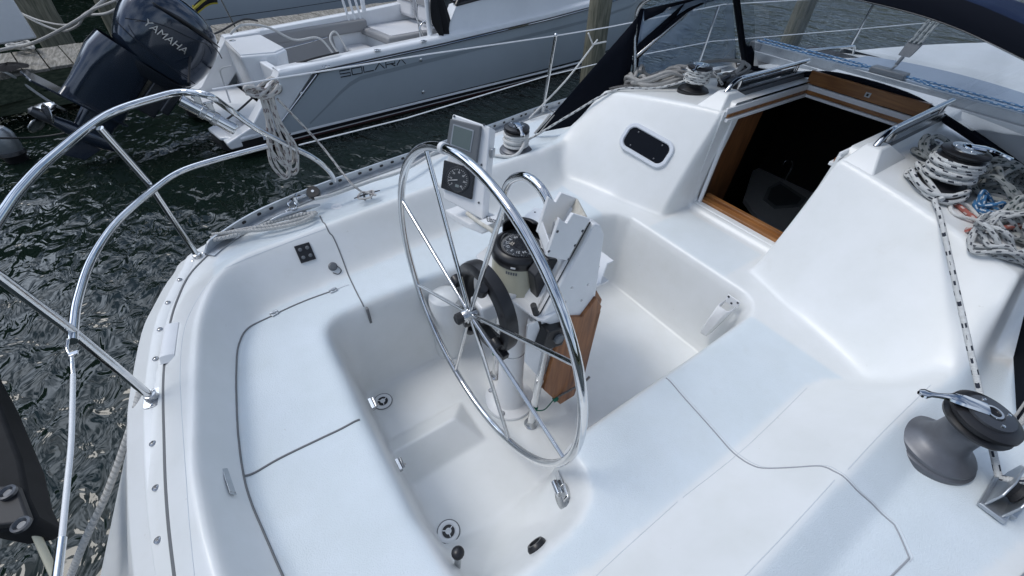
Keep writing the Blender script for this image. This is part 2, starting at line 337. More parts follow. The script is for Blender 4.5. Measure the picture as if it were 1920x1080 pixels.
# deck edge (outboard edge of the toe-rail flange) and the joint line inside it
EDGE_AFT = [tuple(pt(x, y, 2, .61)[:2]) for x, y in ((278,1080),(273,887),(270,787),(272,720),(290,610),(313,557),(343,503),(368,470))]
JOINT_AFT = [tuple(pt(x, y, 2, .625)[:2]) for x, y in ((333,1080),(323,987),(315,870),(308,753),(308,687),(317,607),(330,560),(353,513),(387,477),(417,450))]
JOINT_AFT += [(-.80,1.21),(-.45,1.33)]
EDGE_SIDE = [(-.70,1.40),(-.25,1.52),(.48,1.64),(1.52,1.84),(2.3,1.90),(3.2,1.86),(4.2,1.66)]
def mirror_close(aft, side):
    A = [(x, y) for x, y in aft+side]                         # from centre aft round port to the bow
    A = [(x, y) for x, y in A if y > .02]
    return [(x, -y) for x, y in reversed(A)]+[(aft[0][0]+.0, 0)]*0+A
E_ = mirror_close(EDGE_AFT, EDGE_SIDE)
Eb = E_                                                       # open at the bow end: closed straight across at x=4.2
dE, inE = segd((X, Y), E_)
dC, inC = segd((X, Y), C_); dS, inS = segd((X, Y), S_); dW, inW = segd((X, Y), W_); dF, inF = segd((X, Y), F_)
Z = np.full(X.shape, .60)+.03*np.clip(dE/.3, 0, 1)
Z = np.where(inC, CO, Z); Z = np.where(~inC & inE, np.maximum(Z, CO-.085*np.clip(dC/.16, 0, 1)**1.1), Z)
t = dS/(dS+dC+1e-9); zc = .5+(CO-.5)*(t**1.15); Z = np.where(inC & ~inS, zc, Z); Z = np.where(inS, .5, Z)
t = dF/(dF+dW+1e-9); Z = np.where(inW & ~inF, .5*t**1.9, Z); Z = np.where(inF, .0, Z)
# foot brace ridge
RIDGE = np.where((X > -.67) & inW, .115*np.minimum(np.clip(1-np.abs(Y-.0)/.125, 0, 1), np.clip((-.225-X)/.10, 0, 1)), 0)
# locker top slightly crowned at the helm seat
# cabin trunk
xf = np.interp(AY, [0,.3,.6,.85,.955,1.1,1.3], [1.36,1.36,1.26,1.19,1.15,1.08,1.0]); xt = np.interp(AY, [0,.34,.49,1.11,1.3], [1.655,1.655,1.63,1.51,1.46])
ZT = 1.10-.085*AY**2-.03*np.clip(X-2.6, 0, 3)-.02*np.clip(X-3.6,0,9)
tt = np.clip((X-xf)/(xt-xf), 0, 1); zb = .5+tt*(ZT-.5)
yo = 1.27-.10*np.clip(X-2.5, 0, 3); yi = 1.125-.12*np.clip(X-2.5, 0, 3)
side = np.clip((yo-AY)/(yo-yi), 0, 1); zs = .615+side*(ZT-.615)
Ztr = np.minimum(zb, np.where(side > 0, zs, -1)); Z = np.maximum(Z, np.where(X > xf, Ztr, -1))
# raised pads that carry the hatch rails
pad = (AY > .345) & (AY < .50) & (X > 1.63) & (X < 2.75)
ph = np.clip((X-1.63)/.10, 0, 1)*np.clip((.50-AY)/.09, 0, 1)*np.clip((2.02-X)/.12, 0, 1)
hood = (AY > .30) & (AY < .44) & (X > 1.75) & (X < 2.9); Z = np.where(hood, np.maximum(Z, 1.125), Z)
hood2 = (AY < .44) & (X >= 2.56) & (X < 3.0); Z = np.where(hood2, np.maximum(Z, 1.12-.06*np.clip((X-2.75)/.2, 0, 1)), Z)
# companionway recess: floor at bridge-deck height between the pillars
rec = (AY < .30+.03*np.clip((Z-.5)/.6, 0, 1)) & (X < 1.66) & (X > 1.1); Z = np.where((AY < .315) & (X < 1.66) & (X > 1.20), .5, Z)
Z = np.where((AY < .315) & (X > 1.60) & (X < 1.70), .525, Z)
def gauss(A, s):
    n = int(3*s)+1; k = np.exp(-.5*(np.arange(-n, n+1)/s)**2); k /= k.sum()
    for ax in (0, 1):
        P = np.pad(A, [(n, n) if a == ax else (0, 0) for a in (0, 1)], mode='edge'); B = np.zeros_like(A)
        for i, c in enumerate(k): B += c*(P[i:i+A.shape[0], :] if ax == 0 else P[:, i:i+A.shape[1]])
        A = B
    return A
Zs = gauss(Z, 1.0); Zm = gauss(Z, 1.6); Zb = gauss(Z, 2.6)
mk = gauss(((inC & ~inW) | ((AY > .6) & (X > .9) & (X < 1.75))).astype(float)*(1-((AY < .6) & (X > 1.1))), 4)
mk *= (1-ss((X-1.35)/.12))
mw = gauss((dW < .05).astype(float), 2)*(X < 1.3)
Zf = Zs*(1-mk)+Zb*mk; Zf = Zf*(1-mw*.4)+Zm*mw*.4
tops = ((X > 1.3) & (Z > .9)).astype(float); tops = gauss(tops, 1.5); sharpz = gauss(Z, .75); Zf = Zf*(1-tops)+sharpz*tops
Zf = np.maximum(Zf, gauss(RIDGE, .6))
def hz(x, y):
    i = np.clip((x-gx[0])/ST, 0, len(gx)-1.001); j = np.clip((y-gy[0])/ST, 0, len(gy)-1.001); a, b = int(i), int(j); u, v = i-a, j-b
    return float(Zf[a,b]*(1-u)*(1-v)+Zf[a+1,b]*u*(1-v)+Zf[a,b+1]*(1-u)*v+Zf[a+1,b+1]*u*v)
def hn(x, y, e=.012):
    return Vector((hz(x-e, y)-hz(x+e, y), hz(x, y-e)-hz(x, y+e), 2*e)).normalized()
def on_deck(px, py, z0=.5, off=0.):
    """point of the deck surface under a photo pixel"""
    z = z0
    for _ in range(30):
        p = pt(px, py, 2, z); z = z*.6+.4*hz(p.x, p.y)
    p = pt(px, py, 2, z); p.z = hz(p.x, p.y)+off; return p
keep = inE.copy()
hole = (X > 1.675) & (X < 2.565) & (AY < .315)
ok = keep & ~hole; nI, nJ = X.shape
# snap the outermost ring of vertices onto the deck edge so its outline is smooth
Xv, Yv = X.copy(), Y.copy()
EE = np.asarray(E_)
near = keep & (dE < ST*1.5)
q = ok[:-1,:-1] & ok[1:,:-1] & ok[:-1,1:] & ok[1:,1:]
idx = -np.ones(X.shape, int); used = np.zeros(X.shape, bool)
used[:-1,:-1] |= q; used[1:,:-1] |= q; used[:-1,1:] |= q; used[1:,1:] |= q
idx[used] = np.arange(used.sum())
# boundary vertices move to the closest point of the edge polyline
cnt = np.zeros(X.shape, int); cnt[:-1,:-1] += q; cnt[1:,:-1] += q; cnt[:-1,1:] += q; cnt[1:,1:] += q
bi, bj = np.where(used & (cnt < 4) & (dE < .03))
for a, b in zip(bi, bj):
    p = np.array([X[a,b], Y[a,b]]); best = None
    for i in range(len(EE)-1):
        s_, e = EE[i], EE[i+1]; d = e-s_; u = np.clip(((p-s_)@d)/(d@d), 0, 1); c = s_+u*d; k = ((p-c)**2).sum()
        if best is None or k < best[0]: best = (k, c)
    if best[0] < .03**2: Xv[a,b], Yv[a,b] = best[1]
sail = thing('sailboat', 'white fibreglass sailing yacht seen from its stern, open cockpit with steering wheel', 'sailboat')
ii, jj = np.where(q)
quads = np.stack([idx[ii,jj], idx[ii+1,jj], idx[ii+1,jj+1], idx[ii,jj+1]], 1)
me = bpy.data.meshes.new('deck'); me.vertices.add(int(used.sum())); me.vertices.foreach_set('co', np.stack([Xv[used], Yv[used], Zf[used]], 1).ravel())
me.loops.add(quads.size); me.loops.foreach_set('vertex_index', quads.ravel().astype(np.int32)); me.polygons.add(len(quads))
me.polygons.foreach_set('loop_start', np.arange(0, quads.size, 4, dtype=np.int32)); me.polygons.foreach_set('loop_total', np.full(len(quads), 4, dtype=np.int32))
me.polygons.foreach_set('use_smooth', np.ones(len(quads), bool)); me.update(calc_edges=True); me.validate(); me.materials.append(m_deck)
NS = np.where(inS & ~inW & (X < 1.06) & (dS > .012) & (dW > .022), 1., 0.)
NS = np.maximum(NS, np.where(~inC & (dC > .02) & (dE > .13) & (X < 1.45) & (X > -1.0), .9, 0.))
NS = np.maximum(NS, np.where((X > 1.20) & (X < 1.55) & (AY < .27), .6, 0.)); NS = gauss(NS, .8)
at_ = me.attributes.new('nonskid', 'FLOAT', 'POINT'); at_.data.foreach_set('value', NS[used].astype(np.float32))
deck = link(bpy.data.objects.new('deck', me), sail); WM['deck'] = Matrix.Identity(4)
# hull sides, transom
mb = MB(); E3 = [Vector((*p, 0)) for p in E_]; E3 = catmull(E3, 4)
rows = []
for fr_, z in ((0, .612), (.004, .60), (.03, .585), (.0, .56), (.0, .3), (-.03, 0), (-.12, -.5), (-.25, -1.2)):
    row = []
    for p in E3:
        o = Vector((0, -1 if p.y < 0 else 1, 0))
        aft = max(0, min(1, (-.95-p.x)/.2))
        k = .045 if .5 < z < .6 else 0
        x = p.x+(-(.61-z)*.62*aft)-(k*.9*aft); y = p.y*(1-max(0, -fr_)/1.5)+(o.y*k*.25)
        row.append((x, y, z))
    rows.append(row)
mb.grid(rows); build(mb, 'hull', m_gel, sail, sharp=60)
mb = MB(); rows = []
for i, p in enumerate(E3):                                    # moulded flange along the deck edge
    d = (E3[min(i+1, len(E3)-1)]-E3[max(i-1, 0)]).normalized(); nn = Vector((d.y, -d.x, 0))
    if nn.dot(Vector((.5, 0, 0))-p) < 0: nn = -nn
    rows.append([p+nn*o_+Vector((0, 0, z_)) for o_, z_ in ((.046,.600),(.045,.6135),(.042,.6155),(.006,.6150),(-.003,.612),(-.006,.606),(-.003,.596))])
mb.grid(rows); build(mb, 'edge_flange', m_gel, sail, sharp=60)

def drape(name, path, m, r=.0035, parent=deck, k=8, off=0., closed=False):
    P = catmull([Vector((p[0], p[1], 0)) for p in path], k, closed); Q = []
    for a, b in zip(P, P[1:]+([P[0]] if closed else [])):
        n = max(1, int((b-a).length/.012)); Q += [a.lerp(b, j/n) for j in range(n)]
    if not closed: Q.append(P[-1])
    mb = MB(); mb.tube([(p.x, p.y, hz(p.x, p.y)+off) for p in Q], r, 6, closed=closed, cap=False); return build(mb, name, m, parent)
def dp(px, py, z0=.5): p = on_deck(px, py, z0); return (p.x, p.y)
# joints and lid seams
drape('locker_seam', [dp(*q_) for q_ in ((625,545),(570,565),(515,590),(470,612),(448,645),(443,700),(444,770),(448,830),(457,893),(470,940),(495,1000),(530,1080),(560,1140))], m_seam, .004)
drape('locker_seam', [dp(*q_) for q_ in ((457,893),(520,862),(600,823),(640,804),(674,787))], m_seam, .0045)
drape('locker_seam', [dp(*q_) for q_ in ((625,545),(640,539),(654,534))], m_line, .003)
drape('coaming_joint', [dp(*q_, .62) for q_ in ((600,405),(612,425),(625,445))]+[dp(*q_) for q_ in ((640,480),(655,520),(672,555),(682,575))], m_seam, .0035)
_sj = [dp(*q_) for q_ in ((1249,709),(1280,743),(1315,782),(1352,824),(1382,855),(1405,870),(1430,878))]+[dp(*q_, .6) for q_ in ((1482,877),(1530,874),(1550,877),(1570,887),(1605,918),(1640,950),(1672,980),(1679,989),(1690,1012),(1702,1040),(1704,1047),(1698,1054),(1668,1084))]
drape('seat_joint', _sj, m_seaml, .0028, k=4)
drape('joint_lip', [(a+.010, b-.006) for a, b in _sj[:-1]], m_line, .0016, k=4)
drape('mould_edge', [dp(*q_) for q_ in ((1280,933),(1400,837),(1513,727))], m_line, .0014)
drape('mould_edge', [dp(*q_) for q_ in ((1270,941),(1160,1040),(1118,1080))], m_line, .0014)
drape('mould_edge', [dp(*q_, .62) for q_ in ((421,504),(470,482),(540,455),(613,428))], m_line, .0014)
drape('mould_edge', [dp(*q_, .62) for q_ in ((1397,1080),(1480,993),(1565,900))], m_line, .0014)
drape('mould_edge', [dp(*q_, .62) for q_ in ((1590,880),(1660,805),(1745,722))], m_line, .0014)
drape('deck_joint', [(x, y) for x, y in JOINT_AFT if True][:10], m_seam, .0048)
pj = JOINT_AFT; drape('deck_joint', [(pj[0][0], pj[0][1]), (pj[0][0]-.005, pj[0][1]-.4)], m_seam, .0048)
drape('mould_edge', [dp(*q_, .62) for q_ in ((365,1080),(355,980),(348,880),(340,760),(338,690),(345,620),(365,570),(400,520))], m_line, .0014)
# drains, brackets, fittings on the moulding
for px, py in ((718,753),(841,997)):
    c = on_deck(px, py, 0.); mb = MB(); mb.lathe([(.0,.001),(.043,.001),(.045,.004),(.041,.006),(.03,.0055),(.026,.003)], c, n=28); d = build(mb, 'scupper_drain', m_white, sail); mb = MB(); mb.tube([c+Vector((.047*math.cos(a), .047*math.sin(a), .002)) for a in np.linspace(0, 6.283, 33)[:-1]], .0025, 6, closed=True); build(mb, 'drain_seal', m_seam, d)
    mb = MB(); mb.lathe([(.024,.0062),(.026,.0062),(.026,.0045),(0,.0045)], c, n=24); build(mb, 'grate', m_black, d)
    mb = MB(); mb.lathe([(.012,.0062),(.013,.0085),(.009,.0085),(.008,.0065)], c, n=16)
    for k in range(3):
        a = k*2.09+.4; mb.box(c+Vector((math.cos(a)*.018, math.sin(a)*.018, .0068)), (.014,.004,.003), Euler((0,0,a)))
    build(mb, 'strainer', m_white, d)
for px, py in ((515,588),(625,545)):
    c = on_deck(px, py); n_ = hn(c.x, c.y); mb = MB()
    a = R(20 if px < 600 else 8); Rz = Euler((0, 0, a)); mb.box(c+Vector((0, 0, .004)), (.036,.028,.004), Rz); mb.tube([c+Vector((-.018,.0,.008)), c+Vector((.018,.0,.008))], .0045, 8)
    h = build(mb, 'hinge', m_steel, sail, bevel=.001)
    mb = MB(); [mb.lathe([(.003,0),(.003,.0015),(0,.002)], c+Vector((sx, sy, .006)), n=8) for sx in (-.011,.011) for sy in (-.009,.009)]; build_each(mb, 'screw', m_chrome, h)
for k, (px, py) in enumerate(((697,758),(748,872))):
    c = pt(px, py, 0, -.655); mb = MB(); mb.box(c, (.012,.05,.02)); mb.tube([c+Vector((.012,-.02,.0)), c+Vector((.014,.022,.006))], .006, 8); mb.tube([c+Vector((.006,.0,.0)), c+Vector((.024,.0,-.02))], .005, 8)
    build(mb, 'latch', m_steel, sail, bevel=.001)
# switch panel and shower socket on the port coaming
def frame_on(px, py, z0=.56, rx=None):
    c = on_deck(px, py, z0); n = hn(c.x, c.y, .03); x = Vector((1, 0, 0)); x = (x-n*x.dot(n)).normalized(); y = n.cross(x); return c, x, y, n
c, x, y, n = frame_on(572, 474); Rm = Matrix((x, y, n)).transposed()
mb = MB(); mb.box(c+n*.003, (.072,.088,.007), Rm); pn = build(mb, 'switch_panel', m_black, sail, bevel=.002)
for a in (-.017,.017):
    for b in (-.02,.02): mb = MB(); mb.lathe([(.009,0),(.009,.004),(.006,.006),(0,.006)], c+x*a+y*b+n*.006, n, 14); build_each(mb, 'button', m_grey, pn)
c, x, y, n = frame_on(624, 500); mb = MB(); mb.lathe([(.022,0),(.022,.006),(.017,.009),(.015,.02),(.0,.021)], c, n, 22); wp = build(mb, 'washdown_socket', m_grey, sail)
mb = MB(); mb.tube([c+x*.016+n*.008, c+x*.03-y*.03+n*.006, c+x*.01-y*.045+n*.004, c-x*.012-y*.03+n*.006], .002, 6, smooth=5); build(mb, 'retaining_cord', m_black, wp)
# name plate on the aft coaming
c, x, y, n = frame_on(424, 891); yy = Vector((pt(437,930,2,.56)-pt(411,853,2,.56))).normalized(); xx = yy.cross(n).normalized(); mb = MB(); mb.box(c+n*.002, (.024,.155,.003), Matrix((xx, yy, n)).transposed()); np_ = build(mb, 'builder_plate', m_alu, sail, bevel=.001)
mb = MB(); [mb.lathe([(.003,0),(.003,.001),(0,.0016)], c+yy*a+xx*b+n*.0035, n, 8) for a in (-.07,.07) for b in (-.008,.008)]; build_each(mb, 'screw', m_steel, np_)
# white cover block beside the joint, and flange screws
a = on_deck(327, 608, .63); b = on_deck(316, 680, .63); u = (b-a).normalized(); v = Vector((-u.y, u.x, 0)); mb = MB()
rows = []
for s_ in (0, .08, .92, 1):
    p = a.lerp(b, s_); hh = .0 if s_ in (0, 1) else .024
    rows.append([p+v*o_+Vector((0, 0, z_)) for o_, z_ in ((-.026,0),(-.024,hh*.8),(-.014,hh),(.014,hh),(.024,hh*.8),(.026,0))])
mb.grid(rows); build(mb, 'light_cover', m_white, sail)
for px, py in ((337,525),(315,568),(300,618),(292,673),(287,832),(293,915),(297,1013)):
    c = pt(px, py, 2, .6155); c = on_deck(px, py, .61, .0) if hz(c.x, c.y) > .6155 else c; mb = MB(); mb.lathe([(.0105,-.003),(.0105,.003),(.007,.0065),(0,.0075)], c, n=16); s_ = build(mb, 'flange_screw', m_steel, sail)
    mb = MB(); mb.box(c+Vector((0,0,.0072)), (.010,.0022,.001), Euler((0,0,.6))); mb.box(c+Vector((0,0,.0074)), (.0022,.010,.001), Euler((0,0,.6))); build(mb, 'screw_slot', m_black, s_)
# black bung, vent ring, padlock hasp
c = on_deck(858, 1062, .2); mb = MB(); mb.tube([c, c+Vector((0.01, .01, .06))], .011, 10); kn = build(mb, 'lever_stem', m_steel, sail)
mb = MB(); mb.sphere(c+Vector((.012,.012,.078)), .021, 14, (1,1,.8)); build(mb, 'lever_knob', m_black, kn)
c = on_deck(1008, 1026, .2); n = hn(c.x, c.y, .04); mb = MB(); mb.lathe([(.034,.0),(.034,.008),(.028,.018),(.02,.018),(.018,.006),(0,.006)], c, n, 24); build(mb, 'hose_port', m_black, sail)
c, x, y, n = frame_on(1055, 920, .25); u = (on_deck(1066, 950, .25)-on_deck(1046, 890, .25)).normalized(); v = n.cross(u); Rm = Matrix((u, v, n)).transposed()
mb = MB(); mb.lathe([(.05,0),(.05,.009),(.045,.012),(0,.013)], c-v*.004+u*.018, n, 26); hs = build(mb, 'shower_plate', m_steel, sail)
mb = MB(); mb.box(c-u*.009+v*.024+n*.014, (.10,.034,.005), Rm); mb.tube([c-u*.034+v*.006+n*.026, c+u*.022+v*.014+n*.026], .014, 16); mb.tube([c+u*.045+v*.009+n*.014, c+u*.05+v*.045+n*.014, c-u*.0+v*.048+n*.014, c-u*.008+v*.018+n*.014], .004, 8); build(mb, 'hasp', m_chrome, hs, bevel=.001)
# winch-handle pocket on the starboard end of the bridge-deck face
A_ = [pt(x_, y_, 0, 1.10) for x_, y_ in ((1352,556),(1382,572),(1334,632),(1310,622))]
mb = MB()
top = pt(1366,572,0,1.09); bot = pt(1322,624,0,1.09)
rows = []
for s_, wd, dp_ in ((0,.062,.05),(.5,.055,.042),(.92,.04,.03),(1,.034,.02)):
    p = top.lerp(bot, s_); rows.append([p+Vector((dx, dy, 0)) for dx, dy in ((.02,-wd/2),(-dp_*.7,-wd/2),(-dp_,-wd*.35),(-dp_,wd*.35),(-dp_*.7,wd/2),(.02,wd/2))])
mb.grid(rows); hp = build(mb, 'winch_handle_pocket', m_white, sail, solid=.004)
bk = pt(1352,566,0,1.118); mb = MB(); mb.box(top+Vector((.028,0,.01)), (.005,.075,.05)); build(mb, 'pocket_back', m_white, hp, bevel=.002)
mb = MB(); [mb.lathe([(.006,0),(.006,.002),(0,.003)], top+Vector((.025,a,b)), (-1,0,0), 10) for a, b in ((-.027,.025),(.027,.025),(0,.0))]; build_each(mb, 'screw', m_dgrey, hp)
# round bulge under the port seat
mb = MB(); c = Vector((-.10, .475, 0)); mb.lathe([(.085,-.02),(.085,.40),(.08,.425),(.06,.44),(0,.445)], c, n=36); bl = build(mb, 'emergency_tiller_tube', m_gel, sail)
mb = MB(); mb.box((-.478,.534,.44), (.012,.02,.10)); build(mb, 'seat_gutter', m_seam, sail, bevel=.003)

# portlight in the bulkhead
A = Vector((1.3,.45,.5)); B = Vector((1.17,.93,.5)); C = Vector((1.63,.49,1.07)); NB = (B-A).cross(C-A).normalized()
if NB.x > 0: NB = -NB
def onb(px, py, off=0): r = RT*((px-960)/FPX)-UP*((py-540)/FPX)+DR; k = NB.dot(A-CAM)/NB.dot(r); return CAM+r*k+NB*off
c = onb(1212, 273); U = (onb(1250,293)-onb(1175,250)).normalized(); V = NB.cross(U).normalized()
# settle the light onto the moulded face
cz = c.copy()
def rrect(w_, h_, r_, n=7): 
    P = []
    for sx, sy, a0 in ((1,1,0),(-1,1,90),(-1,-1,180),(1,-1,270)):
        for k in range(n+1):
            a = R(a0+90*k/n); P.append((sx*(w_/2-r_)+r_*math.cos(a), sy*(h_/2-r_)+r_*math.sin(a)))
    return P
lw, lh = .355, .180
mb = MB(); o1 = rrect(lw, lh, .065); i1 = rrect(lw-.055, lh-.055, .04); n_ = len(o1); rows = []
for prof, off in ((o1,-.03),(o1,.012),(rrect(lw-.012,lh-.012,.06),.018),(rrect(lw-.045,lh-.045,.045),.018),(i1,.012),(i1,-.03)):
    rows.append([c+U*a+V*b+NB*off for a, b in prof]+[c+U*prof[0][0]+V*prof[0][1]+NB*off])
mb.grid(rows); pf = build(mb, 'portlight', m_alu if False else mat('portlight_frame', (.66,.69,.73), .35, .1), sail)
mb = MB(); mb.prism([c+U*a+V*b+NB*.002 for a, b in i1], NB*.004); build(mb, 'pane', m_smoke, pf, smooth=False)
mb = MB(); [mb.lathe([(.006,0),(.005,.004),(0,.005)], c+U*a+V*b+NB*.006, NB, 10) for a, b in ((-.09,.045),(.09,.045),(-.09,-.045),(.09,-.045))]; build_each(mb, 'pane_screw', m_dgrey, pf)
# companionway: frame, sill, dark cabin, hatch front, hood rails
mb = MB()
for sy in (1, -1):
    zt_, xt_, yt_ = (1.09, 1.80, .318) if sy > 0 else (1.0, 1.78, .300)
    mb.prism([(1.655, sy*.262,.52),(1.675, sy*.262,.52),(xt_, sy*yt_,zt_),(xt_-.025, sy*yt_,zt_)], (0, sy*.02, 0))
cw = build_each(mb, 'companionway_frame', m_white, sail, bevel=.003)
mb = MB(); mb.box((1.655,0,.512), (.05,.60,.035)); build(mb, 'threshold', m_gel, sail, bevel=.008)
mb = MB(); mb.box((1.705,0,.535), (.055,.56,.02)); mb.box((1.74,0,.548), (.03,.56,.03)); build(mb, 'teak_sill', m_teak, sail, bevel=.003)
for sy in (1, -1):
    mb = MB(); mb.prism([(1.60, sy*.306,.49),(1.70, sy*.306,.49),(1.85, sy*.318,1.092),(1.655, sy*.318,1.092)], (0,sy*.012,0)); build(mb, 'pillar_lining', m_gel, sail)
    b0 = [(1.625,.505),(1.652,.338),(2.02,.338),(2.02,.505)]; t0 = [(1.735,.445),(1.735,.375),(1.83,.375),(1.83,.445)]
    mb = MB(); mb.add([(x, sy*y, 1.10-.085*y*y-.012) for x, y in b0]+[(x, sy*y, 1.162) for x, y in t0], [(0,1,2,3),(4,5,6,7)]+[(i,(i+1)%4,4+(i+1)%4,4+i) for i in range(4)]); build(mb, 'rail_pad', m_gel, sail, bevel=.008)
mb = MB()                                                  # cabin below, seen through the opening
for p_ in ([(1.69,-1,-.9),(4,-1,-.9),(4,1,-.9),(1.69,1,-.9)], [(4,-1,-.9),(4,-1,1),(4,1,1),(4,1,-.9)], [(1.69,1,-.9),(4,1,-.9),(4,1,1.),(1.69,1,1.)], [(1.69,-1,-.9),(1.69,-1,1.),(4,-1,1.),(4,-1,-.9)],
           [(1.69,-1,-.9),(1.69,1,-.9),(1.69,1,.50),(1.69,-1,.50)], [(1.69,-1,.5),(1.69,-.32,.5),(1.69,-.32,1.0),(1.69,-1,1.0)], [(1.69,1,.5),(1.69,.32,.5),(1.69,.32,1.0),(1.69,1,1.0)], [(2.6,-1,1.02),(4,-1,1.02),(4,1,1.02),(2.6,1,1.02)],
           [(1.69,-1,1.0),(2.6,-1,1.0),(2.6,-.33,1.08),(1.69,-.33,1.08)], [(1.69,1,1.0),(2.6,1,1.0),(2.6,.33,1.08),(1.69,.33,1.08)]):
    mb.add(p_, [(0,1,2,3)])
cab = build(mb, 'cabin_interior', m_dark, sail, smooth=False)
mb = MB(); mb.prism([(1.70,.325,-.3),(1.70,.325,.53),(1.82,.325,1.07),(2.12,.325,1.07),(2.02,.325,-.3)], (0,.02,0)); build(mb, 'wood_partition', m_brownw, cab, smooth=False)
zc0 = -.18; m_ctr = mat('counter', (.8,.81,.8), .4)
mb = MB(); mb.prism([pt(x, y, 2, zc0) for x, y in ((1395,372),(1418,300),(1475,268),(1640,330),(1560,470),(1455,452))], (0,0,-.05)); ct = build(mb, 'galley_counter', m_ctr, cab, bevel=.006, smooth=False)
mb = MB(); mb.prism([pt(x, y, 2, zc0+.004) for x, y in ((1440,352),(1462,340),(1512,372),(1500,388),(1452,392),(1430,375))], (0,0,.006)); build(mb, 'sink_rim', mat('sink_rim', (.4,.42,.43), .3), ct, bevel=.003)
mb = MB(); mb.prism([pt(x, y, 2, zc0+.012) for x, y in ((1446,353),(1463,345),(1503,372),(1494,383),(1455,386),(1439,373))], (0,0,.001)); build(mb, 'sink', mat('sink', (.16,.18,.19), .3), ct)
mb = MB(); mb.prism([pt(x, y, 2, zc0-.25) for x, y in ((1385,420),(1430,392),(1500,440),(1480,470),(1400,440))], (0,0,-.04)); build(mb, 'companionway_step', m_ctr, cab, bevel=.01)
tb0 = pt(1472,338,2,zc0); mb = MB(); mb.tube([tb0, tb0+Vector((0,0,.16)), tb0+Vector((-.02,.02,.215)), tb0+Vector((-.07,.05,.22)), tb0+Vector((-.09,.06,.18))], .009, 10, smooth=6); mb.tube([tb0+Vector((.05,-.05,0)), tb0+Vector((.05,-.05,.06))], .018, 10); mb.tube([tb0+Vector((.08,-.12,0)), tb0+Vector((.08,-.12,.09))], .014, 10); build_each(mb, 'tap', m_chrome, cab)
# opening rim on top
mb = MB()
for sy in (1, -1):
    mb.box((2.13, sy*.318, 1.085), (.92,.014,.05)); mb.box((2.13, sy*.302, 1.045), (.92,.02,.018))
mb.box((2.555,0,1.085), (.02,.62,.04)); mb.box((2.54,0,1.045), (.03,.60,.016)); rim = build(mb, 'hatch_rim', m_white, sail, bevel=.003)
mb = MB(); mb.box((2.548,0,1.066), (.02,.61,.02)); [mb.box((2.13, sy*.312, 1.066), (.90,.016,.018)) for sy in (1,-1)]; build(mb, 'rim_trim', m_teak, rim)
mb = MB(); mb.box((2.572,0,1.147), (.03,.68,.078)); hb = build(mb, 'hatch_beam', m_teak, sail, bevel=.004)
c = pt(1627,178,0,2.555); mb = MB(); mb.box(c, (.004,.03,.026)); build(mb, 'lock_plate', m_alu, hb); mb = MB(); mb.box(c-Vector((.003,0,0)), (.004,.012,.014)); build(mb, 'keyhole', m_black, hb)
mb = MB(); mb.box((2.78,0,1.128), (.34,.70,.022)); build(mb, 'sliding_hatch', m_gel, sail, bevel=.01)
for sy in (1, -1):                                         # chrome grab rails along the hatch slides
    P = fillet([(1.755, sy*.41, 1.155), (1.80, sy*.41, 1.20), (1.86, sy*.408, 1.218), (2.60, sy*.405, 1.222)], .05)
    mb = MB(); mb.tube(P, .0135, 14); mb.tube([(1.745, sy*.41, 1.145), P[0]], [.018,.0135], 14); mb.tube([(1.88, sy*.41,1.13),(1.88, sy*.41,1.215)], .009, 10); mb.tube([(2.5, sy*.41,1.13),(2.5, sy*.41,1.22)], .009, 10)
    gr = build(mb, 'hatch_rail', m_chrome, sail)
    mb = MB(); mb.box((2.22, sy*.40, 1.136), (.74,.05,.03)); mb.box((2.22, sy*.39, 1.158), (.74,.014,.012)); build(mb, 'hatch_slide', m_dgrey, gr, bevel=.003)
    mb = MB(); mb.box((2.20, sy*.425, 1.172), (.60,.006,.034)); build(mb, 'slide_trim', m_steel, gr)
# raised hatch pillar blocks already moulded; toe rail (port) with holes
TR = [(-1.02,1.16),(-.93,1.235),(-.70,1.365),(-.25,1.485),(.48,1.605),(1.0,1.70),(1.52,1.80),(2.3,1.865),(3.2,1.82)]
def toe(sy):
    P = catmull([Vector((a, sy*b, 0)) for a, b in TR], 10); mb = MB(); rows = []
    for i, p in enumerate(P):
        d = (P[min(i+1, len(P)-1)]-P[max(i-1, 0)]).normalized(); nn = Vector((d.y, -d.x, 0))*sy; z0 = hz(p.x, p.y*1.0)
        hgt = .052*min(1, .25+i/7)
        rows.append([p+nn*.045+Vector((0,0,z0+.003)), p+nn*.045+Vector((0,0,z0+.008)), p+nn*.004+Vector((0,0,z0+.009)), p+nn*.002+Vector((0,0,z0+hgt)), p-nn*.006+Vector((0,0,z0+hgt+.002)), p-nn*.008+Vector((0,0,z0-.02))])
    mb.grid(rows); t_ = build(mb, 'toe_rail', m_alu, sail); L_ = 0; mb = MB()
    nxt = .16
    for i in range(1, len(P)):
        L_ += (P[i]-P[i-1]).length
        if L_ > nxt:
            nxt += .085; d = (P[i]-P[i-1]).normalized(); nn = Vector((d.y, -d.x, 0))*sy; c = P[i]+Vector((0,0,hz(P[i].x, P[i].y)+.032)); Rm = Matrix((d, Vector((0,0,1)), nn)).transposed()
            mb.prism([c+nn*.0015+d*a+Vector((0,0,b)) for a, b in rrect(.024,.015,.007,4)], nn*.0035)
    build_each(mb, 'rail_hole', m_black, t_); return t_
toe(1); toe(-1)
